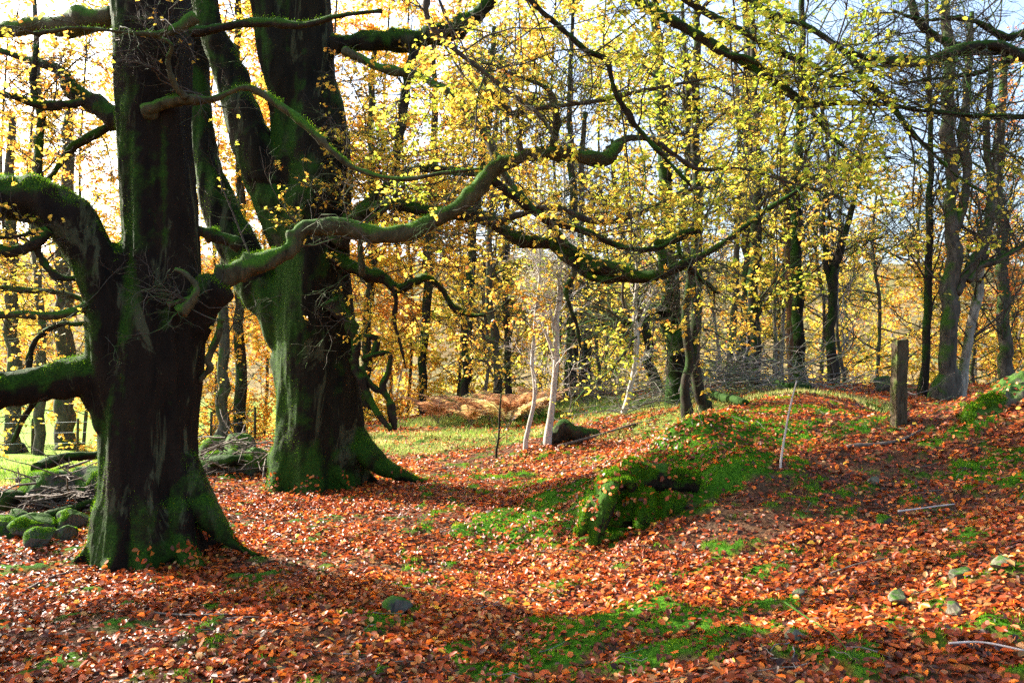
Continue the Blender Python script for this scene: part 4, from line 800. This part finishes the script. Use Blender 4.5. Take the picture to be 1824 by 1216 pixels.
lying([(40,1060),(90,1035),(150,1015),(200,1000)], .010, .006, M_WOODX, 'dry branch on the ground at the left foot of the nearest trunk', 'fallen_branch', 8, .02)
lying([(180,1085),(250,1092),(330,1100),(420,1098)], .008, .005, M_WOODX, 'thin twig lying across the leaves below the nearest trunk', 'fallen_branch', 9, .015)
lying([(1600,918),(1650,912),(1700,905)], .008, .005, M_STICK, 'grey twig lying near the top of the leafy bank', 'fallen_branch', 10, .03)
lying([(1265,708),(1300,718),(1330,722)], .07, .05, M_OLDB, 'bright green mossy log lying at the front of the brush pile', 'mossy_log', 11, .05, 12)
lying([(1352,690),(1400,692),(1440,694)], .08, .07, M_OLDB, 'mossy log lying along the ridge at the foot of the dark mossy trunk', 'mossy_log', 12, .06, 12)
lying([(120,880),(150,868),(175,855)], .02, .012, M_WOODX, 'dead bough lying over the stone heap', 'fallen_branch', 13, .32)
lying([(30,905),(80,890),(125,872)], .02, .012, M_WOODX, 'dead bough propped across the left of the stone heap', 'fallen_branch', 14, .30)

for i, (L, r0, r1, lf, lb) in enumerate([([(10,935),(60,915),(110,900),(165,880)],.09,.06,.22,'thick dark mossy log slanting over the stone heap at left'), ([(40,960),(80,950),(130,930),(170,915)],.06,.04,.14,'thinner dark log lying low across the front of the stone heap'),
        ([(60,895),(100,880),(140,872),(175,872)],.07,.05,.42,'mossy curved log on top of the stone heap at left'), ([(375,850),(420,845),(470,838)],.08,.06,.22,'dark log lying over the stones between the two big beeches')]):
    lying(L, r0, r1, M_OLDB, lb, 'mossy_log', 30 + i, lf, 12)
# stump by the white sapling: a slanting wedge of mossy dead wood
g = G(1010, 782); D = g[1]
def px3(x, y, d): return at(x, y, D + d)
tb = []
for pts in ([(965,806,0,.05),(985,785,0,.12),(1005,765,0,.17),(1015,758,.1,.16)], [(1010,770,0,.18),(1040,775,.1,.15),(1070,772,.2,.07)], [(955,808,-.1,.03),(975,790,-.1,.08),(1000,762,-.05,.08)], [(1000,800,.0,.10),(1010,780,.1,.2),(1035,785,.3,.15)]):
    tb.append((np.array([px3(p[0], p[1], p[2]) for p in pts]), np.array([p[3] for p in pts]), 14, 12))
s0 = thing('tree_stump', g, 'dark slanting mossy stump of dead wood in the clearing', 'stump')
link('stump_wood', fused(tb, .02, g, .02, 55, 1.2), bark('stump_bark', (.012, .009, .006), (.07, .05, .03), moss=.45, sc=2, bump=.9), s0)
# mossy hollow stump on the mound
g = G(1112, 965); rr = np.random.RandomState(8); tb = []
s1 = thing('hollow_stump', g, 'rotten hollow stump wrapped in thick green moss on the flank of the mound', 'stump')
D = g[1]
for pts in ([(1062,975,0,.08),(1070,940,.0,.09),(1076,905,.05,.085),(1088,875,.12,.07),(1110,858,.2,.05),(1130,866,.22,.05)], [(1098,935,.27,.10),(1100,895,.30,.09),(1104,868,.34,.06)], [(1122,930,.24,.11),(1128,890,.28,.10),(1136,868,.32,.07)],
            [(1156,965,.0,.08),(1150,930,.08,.10),(1152,900,.16,.10),(1150,880,.26,.08)], [(1180,940,.1,.09),(1190,905,.2,.11),(1200,890,.3,.1)], [(1020,955,.05,.07),(1042,925,.12,.10),(1066,895,.2,.10)], [(1075,880,.3,.12),(1120,850,.4,.14),(1180,850,.5,.16),(1240,862,.6,.12)], [(1085,962,-.04,.03),(1100,956,-.06,.035),(1125,958,-.05,.05),(1150,962,-.04,.05)]):
    tb.append((np.array([at(p[0], p[1], D + .1 + p[2]) for p in pts]), np.array([p[3] for p in pts]), 14, 12))
o = link('stump_wall', fused(tb, .014, g, .028, 66, .6), bark('hollow_stump_moss', (.008, .006, .004), (.035, .024, .014), moss=.66, mc=((.008, .04, .004), (.08, .19, .012)), sc=4, bump=1.0), s1)
fuzz(o, 36000, .02, .0022, 3, -.1, .28)
# slanted dead stump beyond the post, and a rotten root at the right edge
g = G(1572, 700, 12)
rock('tree_stump', g, (.2, .15, .27), 'small broken grey stump beyond the path, left of the wooden post', M_GREY, 471, cat='stump')
g = G(1790, 760, 5); D = g[1]; tb = []
for pts in ([(1730,800,-.3,.10),(1760,765,0,.22),(1790,735,.2,.30),(1830,715,.3,.32),(1900,705,.4,.3)], [(1760,810,-.5,.08),(1800,795,-.3,.22),(1850,780,-.1,.3),(1930,770,0,.3)], [(1755,720,.5,.10),(1775,705,.5,.14),(1800,700,.5,.12)],
            [(1735,790,-.35,.03),(1770,770,-.3,.035),(1820,765,-.35,.03),(1860,770,-.3,.03)], [(1740,760,-.1,.03),(1775,740,-.12,.035),(1830,735,-.15,.03)]):
    tb.append((np.array([at(p[0], p[1], D + .3 + p[2]) for p in pts]), np.array([p[3] for p in pts]), 16, 14))
o = o_bank = tag(link('root_bank', fused(tb, .02, g, .045, 72, .6), bark('rooty_earth', (.05, .04, .028), (.20, .17, .12), moss=.5, mc=((.02, .06, .008), (.10, .20, .03)), sc=3, bump=1.0), loc=[float(v) for v in g]), 'rough earthy bank with roots and moss at the right edge beside the path', 'bank')
fuzz(o, 14000, .03, .003, 5, .2, .5, 3.)
# brush pile of bare twigs
def litter_on(o, n, seed, zmin=.35, zmax=9.):
    r = np.random.RandomState(seed); me = o.data; nf = len(me.polygons)
    ce = np.empty(nf * 3); no = np.empty(nf * 3); ar = np.empty(nf); me.polygons.foreach_get('center', ce); me.polygons.foreach_get('normal', no); me.polygons.foreach_get('area', ar)
    ce = ce.reshape(-1, 3); no = no.reshape(-1, 3); wgt = ar * (no[:, 2] > zmin) * (ce[:, 2] < zmax)
    i = r.choice(nf, n, p=wgt / wgt.sum()); nn = no[i] + r.normal(size=(n, 3)) * .35; d = r.normal(size=(n, 3)); d -= nn * (d * nn).sum(1)[:, None] / (nn * nn).sum(1)[:, None]
    V, Fc, h, q = litter_leaves(ce[i] + no[i] * .012, d, nn, .048 * r.uniform(.6, 1.3, n), np.clip(r.normal(.52, .22, n), 0, .86), r)
    me2 = mk_mesh('leaf_cover', V, Fc, dict(hue=h, rnd=q), False); kind(link('leaf_cover', me2, M_LIT, o if o.parent is None else o.parent), 'stuff')
tr_ = lambda T: [c for c in T.root.children if c.name.startswith('trunk')][0]
litter_on(tr_(A), 260, 33, .25, .22); litter_on(tr_(B), 260, 34, .25, .25)
litter_on(s1.children[0], 260, 31, .25); litter_on(o_bank, 260, 32, .3)
def brush(name, px, py, D0, rx, ry, h, n, L, label, seed, mat=M_TWIGP):
    r = np.random.RandomState(seed); g = G(px, py, D0); acc = Acc()
    x = g[0] + r.normal(size=n) * rx; y = g[1] + r.normal(size=n) * ry; z = H(x, y) + r.uniform(.02, h, n) * np.exp(-((x - g[0]) / rx / 1.5)**2)
    a = r.uniform(0, 2 * np.pi, n); d = unit(np.stack([np.cos(a), np.sin(a) * .5, r.normal(size=n) * .28], -1))
    P = np.empty((n, 7, 3)); P[:, 0] = np.stack([x, y, z], -1)
    for s in range(1, 7): d = unit(d + r.normal(size=(n, 3)) * .16 - [0, 0, .03]); P[:, s] = P[:, s-1] + d * (L * r.uniform(.5, 1.2, (n, 1)) / 6)
    P[:, :, 2] = np.maximum(P[:, :, 2], H(P[:, :, 0], P[:, :, 1]) + .01)
    V, f = tubes(P, rad(n, 7, .011, .004, r), 4); acc.add(V, f)
    q = grow(P, 3, L * .35, r, N=5, gnarl=.2); q[:, :, 2] = np.maximum(q[:, :, 2], H(q[:, :, 0], q[:, :, 1]) + .01); V, f = tubes(q, rad(len(q), 5, .005, .002), 3); acc.add(V, f)
    return tag(link(name, acc.mesh(name, g), mat, loc=[float(v) for v in g]), label, 'brushwood')
brush('brush_pile', 1285, 700, 12, 1.0, .6, .75, 260, 1.7, 'wide pile of bare grey brushwood behind the twin stems', 21)
brush('brush_pile', 1050, 712, 14, .8, .5, .4, 90, 1.1, 'small pile of dead twigs at the feet of the two dark trunks in the clearing', 22, M_WOODX)
brush('brush_pile', 440, 840, 9, .35, .3, .55, 90, .9, 'tangle of dead roots and twigs against the left foot of the second beech', 23, M_WOODX)
brush('brush_pile', 110, 915, 7, .45, .3, .42, 130, .8, 'tangle of twigs on the stone heap beside the nearest trunk', 24, M_WOODX)

# bracken
def fern(x, y, hue, seed, label, nfr=7, sc=1.0):
    r = np.random.RandomState(seed); b = onG(x, y); t0 = thing('bracken', b, label, 'fern', 'dead bracken at the back of the grass')
    st = Acc(); lf = Acc()
    for k in range(nfr):
        a = r.uniform(0, 6.28); L = sc * r.uniform(.6, 1.1); d = np.array([math.cos(a) * .45, math.sin(a) * .45, 1.0]); P = [b.copy()]
        for s in range(9): d = unit(d + np.array([math.cos(a) * .10, math.sin(a) * .10, -.02 - .02 * s])); P.append(P[-1] + d * L / 9)
        P = np.array(P); V, f = tubes(P[None], rad(1, 10, .006, .002), 4); st.add(V, f)
        t = np.linspace(.25, .98, 22); i = t * 9; i0 = np.minimum(i.astype(int), 8); pos = P[i0] + (P[i0+1] - P[i0]) * (i - i0)[:, None]; tan = unit(P[i0+1] - P[i0]); side = unit(np.cross(tan, [0, 0, 1.]))
        for sg in (-1, 1):
            ln = L * .17 * np.sin(np.pi * (t - .12) / 1.0)**.8 * (1.15 - t) * 1.5 + .02
            dd = side * sg + tan * .45 - np.array([0, 0, .25]); nn = np.cross(side, tan) * 1. + r.normal(size=tan.shape) * .3
            V, f, h, q = leaves(pos, dd, nn, ln, np.clip(hue + r.normal(size=len(t)) * .1, 0, 1), r, fold=.05, wd=.10); lf.add(V, f, hue=h, rnd=q)
    link('stems', st.mesh('stems', b), M_WOODX, t0); link('fronds', lf.mesh('fronds', b, False), M_FERN, t0)
fl = [(800,745,.75,'bracken clump at the left end of the brown bracken bank'), (822,738,.2,'yellow-green bracken frond clump standing out of the brown bracken'), (850,748,.7,'brown bracken clump in front of the thin mossy trunk'), (872,752,.8,'low rusty bracken clump in the middle of the bracken bank'),
      (895,742,.65,'tall tawny bracken clump right of the thin mossy trunk'), (915,752,.75,'brown bracken clump left of the bent sapling'), (935,748,.6,'arching tawny bracken behind the bent sapling'), (905,762,.45,'straw-coloured bracken at the front of the bracken bank'), (960,740,.7,'brown bracken clump between the bent and the white sapling'), (840,760,.55,'straw-brown bracken clump at the edge of the grass'), (780,755,.8,'rusty bracken clump furthest left by the yellow beech')]
for i, (px, py, hue, lb) in enumerate(fl):
    g = G(px, py, 9); fern(g[0], g[1], hue, 500 + i, lb, 11, 1.15)

# fence in the field
fb = onG(-14, 22.5); fo = thing('wire_fence', fb, 'post and wire fence with thin posts along the bright field at left', 'fence')
prev = None
for k in range(9):
    p = onG(-17.5 + k * 1.25, 22.3 + k * .08); P = np.array([p + [0, 0, -.1], p + [0, 0, .5], p + [.01, 0, 1.0]])
    V, f = tubes(P[None], np.array([[.04, .038, .036]]), 7, True); link('fence_post', mk_mesh('fence_post', V - fb, f), M_POST, fo)
    if prev is not None:
        for hgt_ in (.3, .6, .9):
            Q = np.array([prev + [0, 0, hgt_], (prev + p) / 2 + [0, 0, hgt_ - .01], p + [0, 0, hgt_]]); V, f = tubes(Q[None], np.full((1, 3), .006), 4); link('wire', mk_mesh('wire', V - fb, f), M_WIRE, fo)
    prev = p
